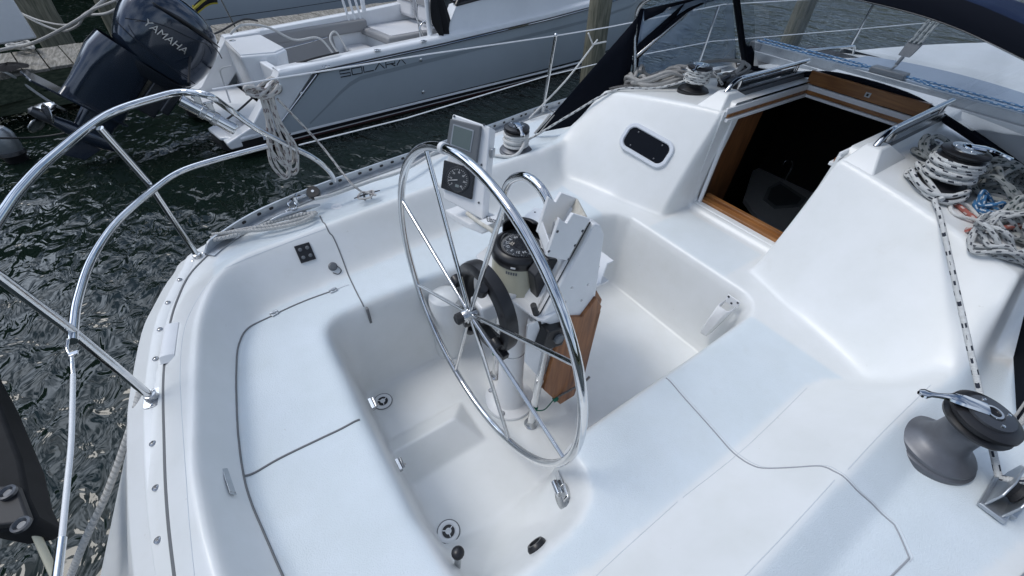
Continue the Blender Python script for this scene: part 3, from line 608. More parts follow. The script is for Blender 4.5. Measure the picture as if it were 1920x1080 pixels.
# deck hardware on port side: bow-shaped cleat, filler cap, small cleat
c = pt(560,400,2,.65); mb = MB()
a_, b_ = pt(508,413,2,.665), pt(600,384,2,.665); u = (b_-a_).normalized()
mb.tube([a_, a_.lerp(b_,.25)+Vector((0,0,.006)), a_.lerp(b_,.75)+Vector((0,0,.006)), b_], [.006,.012,.013,.006], 10, smooth=4); [mb.tube([a_.lerp(b_,s_)+Vector((0,0,-.045)), a_.lerp(b_,s_)], .012, 10) for s_ in (.36,.66)]
build(mb, 'mooring_cleat', m_alu, sail)
c = pt(630,383,2,.64); c.z = hz(c.x, c.y); mb = MB(); mb.lathe([(.03,0),(.03,.003),(.026,.004),(.012,.0035),(.01,.002),(0,.002)], c, n=24); build(mb, 'filler_cap', m_white, sail)
a_, b_ = pt(664,372,2,.665), pt(712,357,2,.665); mb = MB(); mb.tube([a_, a_.lerp(b_,.5)+Vector((0,0,.004)), b_], [.003,.006,.003], 8, smooth=4); [mb.tube([a_.lerp(b_,s_)+Vector((0,0,-.03)), a_.lerp(b_,s_)], .006, 8) for s_ in (.38,.62)]; build(mb, 'small_cleat', m_dgrey, sail)
# main traveller on the cabin top ahead of the dodger
mb = MB(); mb.box((3.12,0,1.105), (.035,2.14,.05)); mb.box((3.12,0,1.133), (.06,2.14,.008)); mb.box((3.12,0,1.05), (.10,2.14,.06)); tv = build(mb, 'traveller_track', m_alu, sail, bevel=.003)
mb = MB(); mb.box((3.14,.10,1.155), (.09,.22,.04)); car = build(mb, 'traveller_car', m_grey, sail, bevel=.01)
mb = MB(); mb.tube([(3.14,.10,1.15),(3.13,.09,1.185),(3.12,.075,1.215)], .008, 8); build(mb, 'shackle', m_steel, car)
mb = MB(); mb.box((3.12,1.06,1.11), (.06,.10,.05)); mb.sphere((3.12,1.03,1.13), .03, 10); build(mb, 'end_block', m_grey, sail, bevel=.008)
for sx in (3.08, 3.17):
    mb = MB(); mb.tube([(sx,1.05,1.15),(sx,.3,1.155),(3.13,.2,1.16)], .007, 8); mb.tube([(3.13,0,1.16),(sx,-.2,1.155),(sx,-1.1,1.15)], .007, 8); tag(build(mb, 'traveller_line', m_ropeb), 'blue flecked line along the %s side of the traveller track, behind the windscreen' % ('aft' if sx < 3.1 else 'forward'), 'rope', 'traveller control lines')
# foredeck details seen through the windscreen: anti-slip panel, handrail, hatch
mb = MB(); P = []
for sy in (1,):
    pass
def topz(x, y): return hz(x, y)
rows = [[(x, y, topz(x, y)+.006) for y in np.linspace(-.80, .60, 40)] for x in np.linspace(3.32, 4.12, 40)]
mb.grid(rows); build(mb, 'antislip_panel', mat('antislip', (.30,.36,.44), .8, bump=.4, bscale=300), sail)
for sy in (1,-1):
    mb = MB(); mb.tube(fillet([(3.3,sy*.80,hz(3.3,.8)),(3.36,sy*.80,1.10),(4.15,sy*.74,1.06),(4.2,sy*.74,hz(4.18,.74))], .03), .012, 10); build(mb, 'cabin_handrail', m_chrome if sy == 1 else m_steel, sail)
# bow half of the yacht beyond the height field
mb = MB(); rows = []
for i, x in enumerate(np.linspace(4.18, 9.2, 16)):
    f = (x-4.18)/5.02; hb_ = 1.66*(1-f**1.9)+.02; ct_ = .86*(1-min(1, f*1.9)**2); zt = ZT[-1, :].max(); z0 = .60+.12*f
    zc_ = (1.02-.42*min(1, f*1.9)); row = []
    for y in np.linspace(-hb_, hb_, 41):
        a = abs(y); z = z0+(max(0, zc_-z0))*float(ss((ct_+.14-a)/.14)) if ct_ > .05 else z0
        row.append((x, y, z))
    rows.append(row)
mb.grid(rows); build(mb, 'foredeck', m_gel, sail)
mb = MB(); rows = []
for z, k in ((.72,1),(.6,1),(0,.93),(-1.2,.6)):
    rows.append([(x, sy_*((1.66*(1-((x-4.18)/5.02)**1.9)+.02)*k), min(z, .60+.12*(x-4.18)/5.02)) for sy_, xs_ in ((1, np.linspace(4.18, 9.2, 16)), (-1, np.linspace(9.2, 4.18, 16))) for x in xs_])
mb.grid(rows); build(mb, 'bow', m_gel, sail)

# ------------------------------------------------------------------ steering wheel
wc = Vector((-.204, 0, .773)); WR = .629
ped = thing('steering_pedestal', 'white steering pedestal in the cockpit with large polished eight spoke wheel and compass', 'steering pedestal', (0,0,0))
def wp_(a, r_, dx=0): return wc+Vector((dx, math.cos(a)*r_, math.sin(a)*r_))
mb = MB(); mb.tube([wp_(2*math.pi*k/96, WR) for k in range(96)], .0155, 16, closed=True); wheel = build(mb, 'steering_wheel', m_chrome, ped, label='large polished steel wheel with eight spokes')
for k in range(8):
    a = R(18+45*k); mb = MB(); mb.tube([wp_(a, .02, -.012), wp_(a, WR-.01, 0)], .0085, 12); build(mb, 'spoke', m_chrome, wheel)
mb = MB(); mb.lathe([(.0,-.05),(.02,-.05),(.024,-.045),(.026,-.02),(.032,-.015),(.034,.008),(.026,.014),(.026,.05)], wc, (1,0,0), 28); build(mb, 'hub', m_steel, wheel)
mb = MB(); mb.lathe([(0,-.075),(.018,-.075),(.023,-.07),(.023,-.045)], wc, (1,0,0), 8); build(mb, 'hub_nut', m_rubber, wheel)
a = R(70); 
mb = MB(); mb.tube([wp_(R(75.5), WR), wp_(R(77.5), WR)], .0185, 16); build(mb, 'king_spoke_tape', m_white, wheel)
drum = MB(); dc = Vector((-.145, 0, .773))
drum.lathe([(.146,-.028),(.140,-.02),(.140,.03),(.146,.034),(.175,.034),(.19,.026),(.193,.0),(.19,-.02),(.178,-.028),(.146,-.028)], dc, (1,0,0), 56)
dr = thing('wheel_pilot_drive', 'black ring shaped wheel drive with orange lines behind the steering wheel spokes', 'wheel drive', dc)
build(drum, 'drive_ring', m_black, dr)
mb = MB(); [mb.tube([dc+Vector((dx, math.cos(2*math.pi*k/72)*r_, math.sin(2*math.pi*k/72)*r_)) for k in range(72)], .0011, 6, closed=True) for dx, r_ in ((-.0255,.1765),)]; build_each(mb, 'orange_line', m_orange, dr)
for k in range(0, 8, 2):
    a = R(18+45*k+(0)); c = dc+Vector((-.045, math.cos(a)*.155, math.sin(a)*.155)); mb = MB()
    mb.lathe([(.021,-.02),(.023,-.012),(.023,.012),(.021,.02)], c, (0, math.cos(a), math.sin(a)), 16); mb.box(c+Vector((.02,0,0)), (.03,.026,.026), Euler((a,0,0))); build(mb, 'spoke_clamp', m_black, dr, bevel=.002)
mb = MB(); mb.lathe([(.03,0),(.03,.05),(0,.055)], dc+Vector((-.03,.035,-.075)), (-1,.2,0), 16); mb.box(dc+Vector((-.02,-.10,-.10)), (.03,.16,.03), Euler((.2,0,0))); mb.tube([dc+Vector((-.05,.02,-.09)), dc+Vector((-.06,.06,-.12)), dc+Vector((-.03,.03,-.15))], .008, 8, smooth=4); build(mb, 'clutch_lever', m_black, dr, bevel=.004)

# ------------------------------------------------------------------ pedestal with guard, compass, pods, folded table
mb = MB(); mb.lathe([(.0,.0),(.128,.0),(.130,.006),(.126,.014),(.085,.026),(.078,.04),(.072,.09),(.062,.16),(.060,.44),(.058,.62),(.062,.64),(.075,.72),(.08,.79)], (0,0,0), n=44); col = build(mb, 'column', m_white, ped)
mb = MB(); mb.tube([(.0605*math.cos(a), .0605*math.sin(a), .42) for a in np.linspace(0, 2*math.pi, 40)[:-1]], .0025, 6, closed=True); build(mb, 'column_band', m_steel, col)
mb = MB()
for k in range(4):
    a = R(45+90*k+ -10); c = Vector((math.cos(a)*.105, math.sin(a)*.105, .018)); mb.lathe([(.014,0),(.014,.006),(.011,.009),(0,.009)], c, n=16)
bl = build_each(mb, 'base_bolt', m_steel, col)
mb = MB(); mb.box((-.09,0,.775), (.20,.09,.085)); mb.tube([(-.2,0,.773),(-.05,0,.773)], .022, 16); build(mb, 'shaft_housing', m_white, ped, bevel=.012)
# guard: two legs with a loop over the compass
gx0 = .12
P = fillet([(.02,.167,0),(.05,.172,.78),(gx0,.245,.93),(gx0,.275,1.02)], .06)+catmull([Vector((gx0,.275,1.02)),Vector((gx0,.262,1.09)),Vector((gx0,.215,1.155)),Vector((gx0,.13,1.20)),Vector((gx0,.04,1.195)),Vector((gx0,-.03,1.14)),Vector((gx0,-.065,1.06)),Vector((gx0-.01,-.10,.96)),Vector((.06,-.165,.80))], 8)[1:]+[Vector((.008,-.18,0))]
mb = MB(); mb.tube(P, .0185, 16); gd = build(mb, 'guard_rail', m_chrome, ped)
mb = MB(); [mb.lathe([(.034,0),(.034,.006),(.022,.014),(.017,.03)], (x_, y_, 0), n=24) for x_, y_ in ((.02,.167),(.008,-.18))]; build_each(mb, 'guard_foot', m_steel, gd)
mb = MB(); [mb.tube([(cx+.021*math.cos(a), cy+.021*math.sin(a), cz_+.003*math.sin(2*a)) for a in np.linspace(0, 2*math.pi, 20)[:-1]], .0028, 6, closed=True) for cx, cy, cz_ in ((.027,.168,.19),(.027,.168,.20),(.012,-.178,.15),(.012,-.178,.158))]
tag(build(mb, 'cord_tie', m_green), 'green cord tied round the feet of the pedestal guard', 'cord')
mb = MB(); mb.tube([(.012,-.20,.15),(.06,-.21,.13),(.12,-.20,.15)], .003, 6, smooth=5); mb.lathe([(.013,0),(.013,.02),(.006,.028)], (.12,-.20,.145), (1,-.1,.2), 12); tag(build(mb, 'cord_toggle', m_green), 'green toggle and loop holding the folded table leaf shut', 'cord')
mb = MB(); mb.tube([(.14,-.20,.153),(.2,-.215,.18),(.27,-.235,.22),(.30,-.24,.25)], .006, 8, smooth=8); tag(build(mb, 'shock_cord', m_roped), 'dark braided shock cord across the bottom of the teak leaf', 'cord')
# top plate
zt = .80; mb = MB(); pts = [pt(x_, y_, 2, zt) for x_, y_ in ((893,478),(1003,388),(1028,396),(1075,425),(1140,492),(1126,530),(1022,600),(1008,598),(915,532))]
mb.prism(pts, (0,0,-.014)); pl = build(mb, 'top_plate', m_white, ped, bevel=.004, smooth=False)
mb = MB(); [mb.lathe([(.005,0),(.005,.0015),(0,.002)], pt(x_, y_, 2, zt), n=10) for x_, y_ in ((1003,398),(968,556),(912,510),(1122,500))]; mb.lathe([(.010,0),(.010,.003),(0,.004)], pt(1012,583,2,zt), n=14); build_each(mb, 'plate_screw', m_dgrey, pl)
# compass
cc = pt(970, 523, 2, zt); ax = Vector((.0,-.02,1)).normalized()
mb = MB(); mb.lathe([(.113,0),(.113,.006),(.109,.012),(.105,.14)], cc, ax, 48); cp = build(mb, 'compass_binnacle', m_cream, ped)
mb = MB(); mb.lathe([(.1065,.135),(.111,.142),(.111,.165),(.106,.178),(.090,.187),(.080,.184),(.078,.17)], cc, ax, 48, cap=False); build(mb, 'compass_bezel', m_black, cp)
q_ = ax.to_track_quat('Z','Y').to_matrix()
mb = MB(); hood_pts = []; rows = []
for r_, z_ in ((.107,.178),(.107,.215),(.08,.25),(.052,.262)):
    rows.append([cc+q_@Vector((r_*math.cos(a), r_*math.sin(a), z_*(1 if z_ < .18 else 1-.0*abs(a)))) for a in np.linspace(R(-5), R(95), 18)])
mb.grid(rows); hd_ = build(mb, 'compass_hood', m_black, cp, solid=.006)
mb = MB(); mb.lathe([(.079,.172),(.055,.178),(.0,.18)], cc, ax, 40); card = build(mb, 'compass_card', m_tach, cp)
mb = MB()
for k in range(72):
    a = 2*math.pi*k/72; l = .010 if k % 6 else .016; c = cc+q_@Vector(((.074-l/2)*math.cos(a), (.074-l/2)*math.sin(a), .1775)); mb.box(c, (l,.0018,.001), q_@Matrix.Rotation(a, 3, 'Z'))
build(mb, 'card_marks', m_mark, cp)
for k in range(12):
    a = R(30*k+15); d = q_@Vector((math.cos(a), math.sin(a), 0)); x_ = q_@Vector((-math.sin(a), math.cos(a), 0))
    text('card_figures', ['N','30','60','E','12','15','S','21','24','W','30','33'][k], m_mark, cp, cc+d*.048+ax*.1805, -x_, -d*-1, .017, .0004, 'CENTER')
mb = MB(); mb.lathe([(.080,.182),(.074,.20),(.055,.218),(.028,.228),(0,.232)], cc, ax, 36, cap=False); build(mb, 'compass_dome', m_dome, cp)
a = R(215); d = q_@Vector((math.cos(a), math.sin(a), 0)); tx = q_@Vector((-math.sin(a), math.cos(a), 0))
mb = MB()
for k in range(5):
    a = R(208+k*5.2); mb.box(cc+q_@Vector((math.cos(a), math.sin(a), 0))*.1062+ax*.118, (.0012,.0065,.013), q_@Matrix.Rotation(a, 3, 'Z'))
build_each(mb, 'worn_mark', m_grey, cp)
c = cc+q_@Vector((math.cos(R(222)), math.sin(R(222)), 0))*.1115+ax*.152; mb = MB(); mb.box(c, (.003,.018,.007), q_@Matrix.Rotation(R(222), 3, 'Z')); build(mb, 'bezel_label', m_mark, cp)

# instrument pod on the port side of the guard
PN = Vector((-.74,-.52,.42)).normalized(); PC = pt(875,312,0,.10)
def onpod(px, py, off=0):
    r = RT*((px-960)/FPX)-UP*((py-540)/FPX)+DR; return CAM+r*(PN.dot(PC-CAM)/PN.dot(r))+PN*off
cs = [onpod(848,213), onpod(919,238), onpod(905,413), onpod(830,372)]
C0 = sum(cs, Vector())/4
pod = thing('instrument_pod', 'white instrument pod with grey display above a black tachometer beside the wheel', 'instrument pod', C0)
bk = [p-PN*.045+(C0-p)*.06+Vector((.02,0,-.005)) for p in cs]
mb = MB(); mb.add([*cs, *bk], [(0,1,2,3),(4,7,6,5),(0,4,5,1),(1,5,6,2),(2,6,7,3),(3,7,4,0)]); build(mb, 'housing', m_white, pod, bevel=.007)
def slab(name, px4, off, th, m, parent, bevel=.004):
    mb = MB(); mb.prism([onpod(x, y, off) for x, y in px4], PN*th); return build(mb, name, m, parent, bevel=bevel, smooth=False)
ds = slab('display', ((848,223),(905,237),(896,306),(839,281)), .0, .022, m_grey, pod, .005)
slab('display_bezel', ((854,233),(893,245),(886,286),(848,272)), .0225, .002, mat('bezel', (.28,.31,.34), .4), ds, .001)
slab('screen', ((856,236),(890,247),(884,283),(851,270)), .025, .001, m_screen, ds, 0)
for px, py in ((866,293),(879,299)): mb = MB(); mb.lathe([(.0085,0),(.0085,.003),(.006,.005),(0,.005)], onpod(px, py, .022), PN, 14); build_each(mb, 'button', m_dgrey, ds)
tb = slab('tachometer', ((835,300),(893,318),(886,374),(829,352)), .0, .016, m_tach, pod, .004)
tcn_ = onpod(861, 337, .0165); ta = PN
mb = MB(); mb.lathe([(.058,0),(.058,.003),(.054,.004),(.052,.001),(0,.001)], tcn_, ta, 40); build(mb, 'dial', m_grey if False else mat('dial_face', (.03,.032,.035), .3), tb)
_u = (onpod(886,316)-onpod(835,300)).normalized(); ql = Matrix((_u, PN.cross(_u), PN)).transposed()*1.0; QS = .80
mb = MB()
for k in range(25):
    a = R(225-k*270/24); l = .010 if k % 4 == 0 else .005; mb.box(tcn_+ql@Vector(((.049-l/2)*math.cos(a), (.049-l/2)*math.sin(a), .003)), (l,.0014,.001), ql@Matrix.Rotation(a, 3, 'Z'))
build(mb, 'dial_marks', m_mark, tb)
for k in range(7):
    a = R(225-k*45); text('dial_figure', str(k*10) if k else '0', m_mark, tb, tcn_+ql@Vector((.033*math.cos(a), .033*math.sin(a), .003)), ql@Vector((1,0,0)), ql@Vector((0,1,0)), .011, .0004, 'CENTER')
mb = MB(); mb.tube([tcn_+ta*.005, tcn_+ql@Vector((-.042,-.014,.005))], [.002,.001], 6); build(mb, 'needle', m_mark, tb)
mb = MB(); mb.box(tcn_+ql@Vector((.004,-.026,.003)), (.018,.012,.001), ql); build(mb, 'counter', mat('lcd', (.2,.23,.23), .3), tb)
mb = MB(); [mb.lathe([(.005,0),(.005,.002),(0,.003)], onpod(x_, y_, .001), PN, 10) for x_, y_ in ((852,218),(908,234),(903,309),(898,380))]; build_each(mb, 'pod_screw', m_dgrey, pod)
mb = MB(); mb.box(onpod(921,287,-.02), (.03,.012,.04), Euler((0,.2,.6))); build(mb, 'clip', m_alu, pod, bevel=.003)
# support arm with raised lettering
z_ = .80; arm = [pt(x_, y_, 0, .10) for x_, y_ in ((857,386),(905,411),(925,405),(941,412),(938,425),(928,430),(895,418),(862,398))]
mb = MB(); mb.prism([p-Vector((.07,0,0)) for p in arm], (.14,0,0)); sa = build(mb, 'support_arm', m_white, pod, bevel=.006)
a_, b_ = pt(913,410,0,.029), pt(935,415,0,.029); text('arm_lettering', 'Edson', m_grey, sa, a_-Vector((.002,0,0)), b_-a_, Vector((0,0,1)), .036, .001)
mb = MB(); mb.tube([pt(876,400,0,.03), pt(900,418,0,.03), pt(922,432,0,.03), pt(936,450,0,.05), pt(945,480,0,.10)], .010, 10, smooth=6); tag(build(mb, 'cable_bundle', m_dirtywhite), 'dirty white cable bundle drooping under the instrument pod arm', 'cable')

# white drink holder box and the tall pod on the starboard side of the pedestal
hp_ = thing('pedestal_pod', 'tall white side pod with open drink holder tray on the pedestal', 'instrument pod', (.2,-.16,.8))
yy_ = -.185
s_side = [pt(x_, y_, 1, yy_) for x_, y_ in ((1014,602),(1115,420),(1128,424),(1134,440),(1113,585),(1085,600),(1060,602),(1035,612))]
mb = MB(); mb.prism(s_side, (0, .055, 0)); side_ = build(mb, 'side_housing', m_white, hp_, bevel=.008)
mb = MB(); mb.tube([p+Vector((0,.018,0))+Vector((-.004,-.0,0)) for p in (s_side[0], s_side[1])], .0022, 6); build(mb, 'housing_seam', m_black, side_)
fp = [s_side[0]+Vector((0,.03,0)), s_side[1]+Vector((0,.03,0)), s_side[1]+Vector((0,.19,.0)), s_side[0]+Vector((0,.19,0))]
mb = MB(); mb.prism(fp, (.03,0,-.02)); build(mb, 'front_panel', m_white, hp_, bevel=.006)
mb = MB(); [mb.lathe([(.005,0),(.005,.002),(0,.003)], pt(x_, y_, 1, yy_-.0), (0,-1,0), 12) for x_, y_ in ((1072,539),(1102,534),(1060,566),(1090,563))]; build_each(mb, 'housing_screw', m_steel, side_)
# open tray facing aft and up: local frame u (down the panel), v (to port), n (out of the panel)
u_ = (s_side[0]-s_side[1]).normalized(); v_ = Vector((0,1,0)); n_ = v_.cross(u_).normalized()
if n_.x > 0: n_ = -n_
o_ = s_side[1]+Vector((0,-.012,0))+u_*.0
yn = yy_-.008; nw = [(1107,411),(1075,401),(1063,420),(1050,410),(1026,481),(1064,489)]
NW = [pt(x, y, 1, yn) for x, y in nw]; WV = pt(1053,362,1,yn+.135)-pt(1075,401,1,yn); T1 = Vector((0,.014,0))
mb = MB(); mb.prism(NW, T1); tr = build(mb, 'drink_tray', m_white, hp_, bevel=.003, smooth=False)
mb = MB(); mb.prism([p+WV for p in NW], T1); build(mb, 'tray_side', m_white, tr, bevel=.003, smooth=False)
e = (NW[3]-NW[4]).normalized()*.010
mb = MB(); mb.prism([NW[4]+T1, NW[5]+T1, NW[5]+WV, NW[4]+WV], e); build(mb, 'tray_end', m_white, tr, bevel=.002, smooth=False)
e2 = (NW[4]-NW[5]).normalized()*.010
mb = MB(); mb.prism([NW[5]+T1, NW[0]+T1, NW[0]+WV, NW[5]+WV], e2); build(mb, 'tray_bottom', m_dirtywhite, tr, smooth=False)
mb = MB(); mb.prism([NW[4]+T1, NW[4].lerp(NW[3],.35)+T1, NW[4].lerp(NW[3],.35)+WV, NW[4]+WV], e2*-.8); build(mb, 'tray_lip', m_white, tr, bevel=.002, smooth=False)
mb = MB(); [mb.lathe([(.005,0),(.005,.002),(0,.003)], pt(x, y, 1, yn), (0,-1,0), 10) for x, y in ((1092,433),(1045,434),(1078,460),(1066,486),(1017+12,455+16))]; build_each(mb, 'tray_screw', m_dgrey, tr)
# chart display folded beside the compass
CDP = [pt(x, y, 1, -.12) for x, y in ((1003,520),(1030,486),(1052,488),(1057,508),(1022,590),(1009,572))]
mb = MB(); mb.prism(CDP, (0,.05,0)); cd_ = build(mb, 'chart_display', m_black, hp_, bevel=.006, smooth=False)
mb = MB(); mb.tube([p+Vector((0,-.001,0)) for p in (CDP[2].lerp(CDP[1],.12), CDP[3].lerp(CDP[0],.12), CDP[4].lerp(CDP[5],.25))], .0012, 6); build(mb, 'orange_line', m_orange, cd_)
mb = MB(); c = pt(1010,590,1,-.16); mb.tube([pt(1000,572,1,-.16), pt(1012,612,1,-.16)], .012, 12); build(mb, 'ram_mount_knob', m_rubber, hp_)
# bracket and black control box under the plate
br = [pt(x_, y_, 1, -.17) for x_, y_ in ((1008,602),(1052,606),(1082,640),(1050,690),(1008,706),(985,680),(990,612))]
mb = MB(); mb.prism(br, (0,.012,0)); mb.prism([Vector((.05,-.17,.79)),Vector((.05,-.17,.55)),Vector((.05,.02,.66)),Vector((.05,.02,.79))], (.012,0,0)); bk_ = build(mb, 'side_bracket', m_white, ped, bevel=.003, smooth=False)
c = pt(1035,628,1,-.195); mb = MB(); mb.box(c, (.12,.05,.11), Euler((0,R(15),0))); cb = build(mb, 'control_box', m_black, bk_, bevel=.006)
mb = MB(); mb.lathe([(.022,0),(.022,.012),(.018,.016),(0,.016)], c+Vector((.01,-.025,0)), (0,-1,0), 20); build(mb, 'control_knob', m_grey, cb)
mb = MB(); mb.box(c+Vector((-.02,-.0,.058)), (.04,.02,.006), Euler((0,R(15),0))); build(mb, 'yellow_tag', m_cream, cb)
# folded teak table leaves and white folding shelves on the forward side
tk = [pt(x_, y_, 1, -.20) for x_, y_ in ((1112,562),(1122,578),(1118,592),(1072,745),(1045,762),(1014,736),(1042,640),(1050,600),(1085,598))]
tkt = thing('folding_table', 'varnished teak cockpit table folded down ahead of the pedestal', 'table', (.27,-.05,.35))
mb = MB(); mb.prism([p+Vector((.02,0,0)) for p in tk], (0,.022,0)); build(mb, 'table_leaf', m_teakv, tkt, bevel=.004, smooth=False)
mb = MB(); mb.prism([p+Vector((.05,.03,.0)) for p in tk], (0,.022,0)); build(mb, 'table_leaf', m_teakv, tkt, bevel=.004, smooth=False)
mb = MB(); mb.box((.30,-.0,.42), (.03,.40,.50)); build(mb, 'table_centre', m_teakv, tkt, bevel=.006)
for (a_, b_, zz) in (((1118,478),(1136,497),.72),((1108,520),(1127,534),.60)):
    c = pt(b_[0], b_[1], 2, zz); mb = MB(); mb.box(c+Vector((.0,.10,0)), (.10,.20,.012)); build(mb, 'white_shelf', m_white, ped, bevel=.003)
mb = MB(); c = Vector((1.135,.535-.12,.20)); c = pt(1129,472,0,1.13); mb.lathe([(.042,0),(.042,.012),(.034,.018),(.03,.006),(0,.006)], c, (-1,0,0), 24); build(mb, 'engine_key_socket', m_white, sail)
mb = MB(); mb.lathe([(.026,.008),(.018,.03),(0,.032)], c, (-1,0,0), 18); build(mb, 'rubber_boot', m_black, sail)

# ------------------------------------------------------------------ winches
def winch(name, label, c, s=1., grey=True, arm=-.6, tilt=None, group=None, hs=1.):
    t_ = thing(name, label, 'winch', c, group=group); c = Vector(c); A_ = Vector(tilt or (0,0,1)).normalized()
    md = m_wgrey if grey else m_black
    L_ = lambda prof: [(a*s, b*s*hs) for a, b in prof]
    mb = MB(); mb.lathe(L_([(.122,-.01),(.122,.012),(.116,.016)]), c, A_, 48); build(mb, 'winch_base', md, t_)
    mb = MB(); mb.lathe(L_([(.110,.014),(.114,.017),(.113,.026),(.104,.033),(.082,.042),(.066,.058),(.057,.084),(.055,.112),(.060,.135),(.074,.15)]), c, A_, 48); build(mb, 'drum', md, t_)
    mb = MB(); mb.lathe(L_([(.074,.148),(.092,.155),(.094,.162),(.080,.170),(.080,.174),(.094,.182),(.092,.190),(.078,.197),(.062,.199)]), c, A_, 48); build(mb, 'self_tailing_jaws', m_black, t_)
    mb = MB(); mb.lathe(L_([(.064,.197),(.062,.205),(.03,.208),(.026,.204)]), c, A_, 40); top_ = build(mb, 'cap', m_dgrey if grey else m_steel, t_)
    mb = MB(); mb.lathe(L_([(.026,.205),(.024,.211),(.018,.211),(.017,.198)]), c, A_, 28); build(mb, 'handle_socket', m_chrome, top_)
    mb = MB(); mb.lathe(L_([(.0168,.207),(0,.207)]), c, A_, 20); build(mb, 'socket_hole', m_black, top_)
    q = A_.to_track_quat('Z','Y').to_matrix()
    mb = MB(); [mb.lathe(L_([(.006,.206),(.005,.209),(0,.21)]), c+q@Vector((math.cos(k*1.57+.5), math.sin(k*1.57+.5), 0))*.046*s, A_, 10) for k in range(4)]; build_each(mb, 'cap_screw', m_chrome, top_)
    d = Vector((math.cos(arm), math.sin(arm), 0)); e = Vector((-d.y, d.x, 0)); rows = []
    for r_, w_, z_ in ((.0,.022,.212),(.055,.024,.214),(.085,.020,.212),(.100,.012,.208),(.120,.009,.202),(.135,.010,.198),(.150,.020,.194),(.160,.016,.192),(.166,.006,.191)):
        rows.append([c+(d*r_+e*y_*w_+Vector((0,0,z_*hs+h_)))*s for y_, h_ in ((-1,-.004),(-.8,.003),(0,.005),(.8,.003),(1,-.004),(0,-.008),(-1,-.004))])
    mb = MB(); mb.grid(rows); build(mb, 'feeder_arm', m_chrome, t_)
    return t_
def coil_on(c, r_, z0, z1, turns, rr, m, name, label, tail=None, wob=.003, cat='rope', lead=None):
    P = []; n = int(turns*20)
    for k in range(n+1):
        a = 2*math.pi*k/20; z = z0+(z1-z0)*k/n; rad = r_+wob*math.sin(a*.37+k*.05)+wob*.5*math.sin(a*1.7)
        P.append(Vector(c)+Vector((rad*math.cos(a), rad*math.sin(a), z)))
    if tail: P = P+catmull([P[-1]]+[Vector(q) for q in tail], 8)[1:]
    if lead: P = catmull([Vector(q) for q in lead]+[P[0]], 8)[:-1]+P
    mb = MB(); mb.tube(P, rr, 10); return tag(build(mb, name, m), label, cat)
def surf(p, h=0): p = Vector(p); p.z = hz(p.x, p.y)+h; return p
pw = on_deck(1745, 842, .66); winch('primary_winch', 'large grey winch on the near starboard coaming, empty drum with chrome arm', pw, 1.0, True, arm=math.atan2((pt(1755,768,2,.86)-pt(1835,795,2,.86)).y, (pt(1755,768,2,.86)-pt(1835,795,2,.86)).x), tilt=(0.02,-.06,1), group='primary sheet winches', hs=1.2)
pw2 = on_deck(967, 284, .66); winch('primary_winch', 'grey winch on the far port coaming wound with plain white rope', pw2, .93, True, arm=R(250), group='primary sheet winches')
coil_on(pw2, .077, .050, .135, 5, .0105, m_ropew, 'sheet_rope', 'plain white rope wound round the port coaming winch, tail loose on deck', tail=[pw2+Vector((-.02,-.11,.09)), pw2+Vector((-.09,-.10,.03)), surf((pw2.x-.17, pw2.y+.0,0), .012), surf((pw2.x-.24, pw2.y+.05,0), .012)], wob=.006)
cw1 = surf((1.86,.69,0)); winch('cabin_winch', 'black cabin top winch on the port side wrapped in flecked rope', cw1, .80, False, arm=R(200), group='cabin top winches')
cw2 = surf((1.83,-.70,0)); winch('cabin_winch', 'black and chrome cabin top winch on the starboard side buried in rope turns', cw2, .95, False, arm=R(300), group='cabin top winches')
coil_on(cw1, .070, .062, .138, 5, .0088, m_ropef, 'winch_rope', 'black flecked white rope wrapped neatly round the port cabin top winch', wob=.002,
        tail=[cw1+Vector((.05,-.09,.12)), surf((2.05,.62,0), .03)], lead=None)
# control line from the port cabin winch aft to the coaming
mb = MB(); mb.tube([cw1+Vector((-.06,.04,.062)), surf((1.70,.86,0), .02), surf((1.52,1.05,0), .012), Vector((1.30,1.22,.83)), Vector((1.10,1.31,.70)), surf((.98,1.33,0), .03)], .0075, 8, smooth=8); tag(build(mb, 'control_line', m_ropef), 'flecked white line running from the port cabin top winch down past the navy canvas', 'rope')
coil_on(cw2, .085, .066, .150, 6, .0105, m_ropef, 'winch_rope', 'thick black flecked white rope piled on the starboard cabin top winch', wob=.006)
c = cw2; P = [c+Vector((.03,-.09,.12))]
for k in range(34):
    a = k*.42; r_ = .118+.014*math.sin(k*.9); P.append(surf(c+Vector((-.03+r_*math.cos(a), .01+r_*1.05*math.sin(a), 0)), .014+.004*k/3+.01*math.sin(k*1.3)))
P += [surf(c+Vector((-.16,-.06,0)), .03)]
mb = MB(); mb.tube(P, .0105, 10, smooth=5); tag(build(mb, 'loose_turns', m_ropef), 'loose flecked loops of rope lying round the foot of the starboard cabin winch', 'rope')
# long flecked line from there across the bulkhead to the coaming block
A0 = surf((1.62,-.80,0), .012); S1 = [pt(1748,378,2,A0.z), pt(1765,450,0,1.40), pt(1790,570,0,1.22), pt(1812,680,0,1.04), pt(1835,770,0,.94)]
A1 = pt(1748,378,2,1.035); A2 = Vector((.842,-1.43,.70)); A1 = on_deck(1748, 384, 1.0, .016); A0_ = on_deck(1744, 360, 1.0, .03); A3 = on_deck(1757, 415, 1.0, .02); mb = MB(); mb.tube([A0_, A1, A3, A3.lerp(A2, .33), A3.lerp(A2, .66), A2], .0095, 10, smooth=8); tag(build(mb, 'sheet_line', m_ropef), 'long taut flecked rope from the starboard cabin winch down to the grey deck block', 'rope')
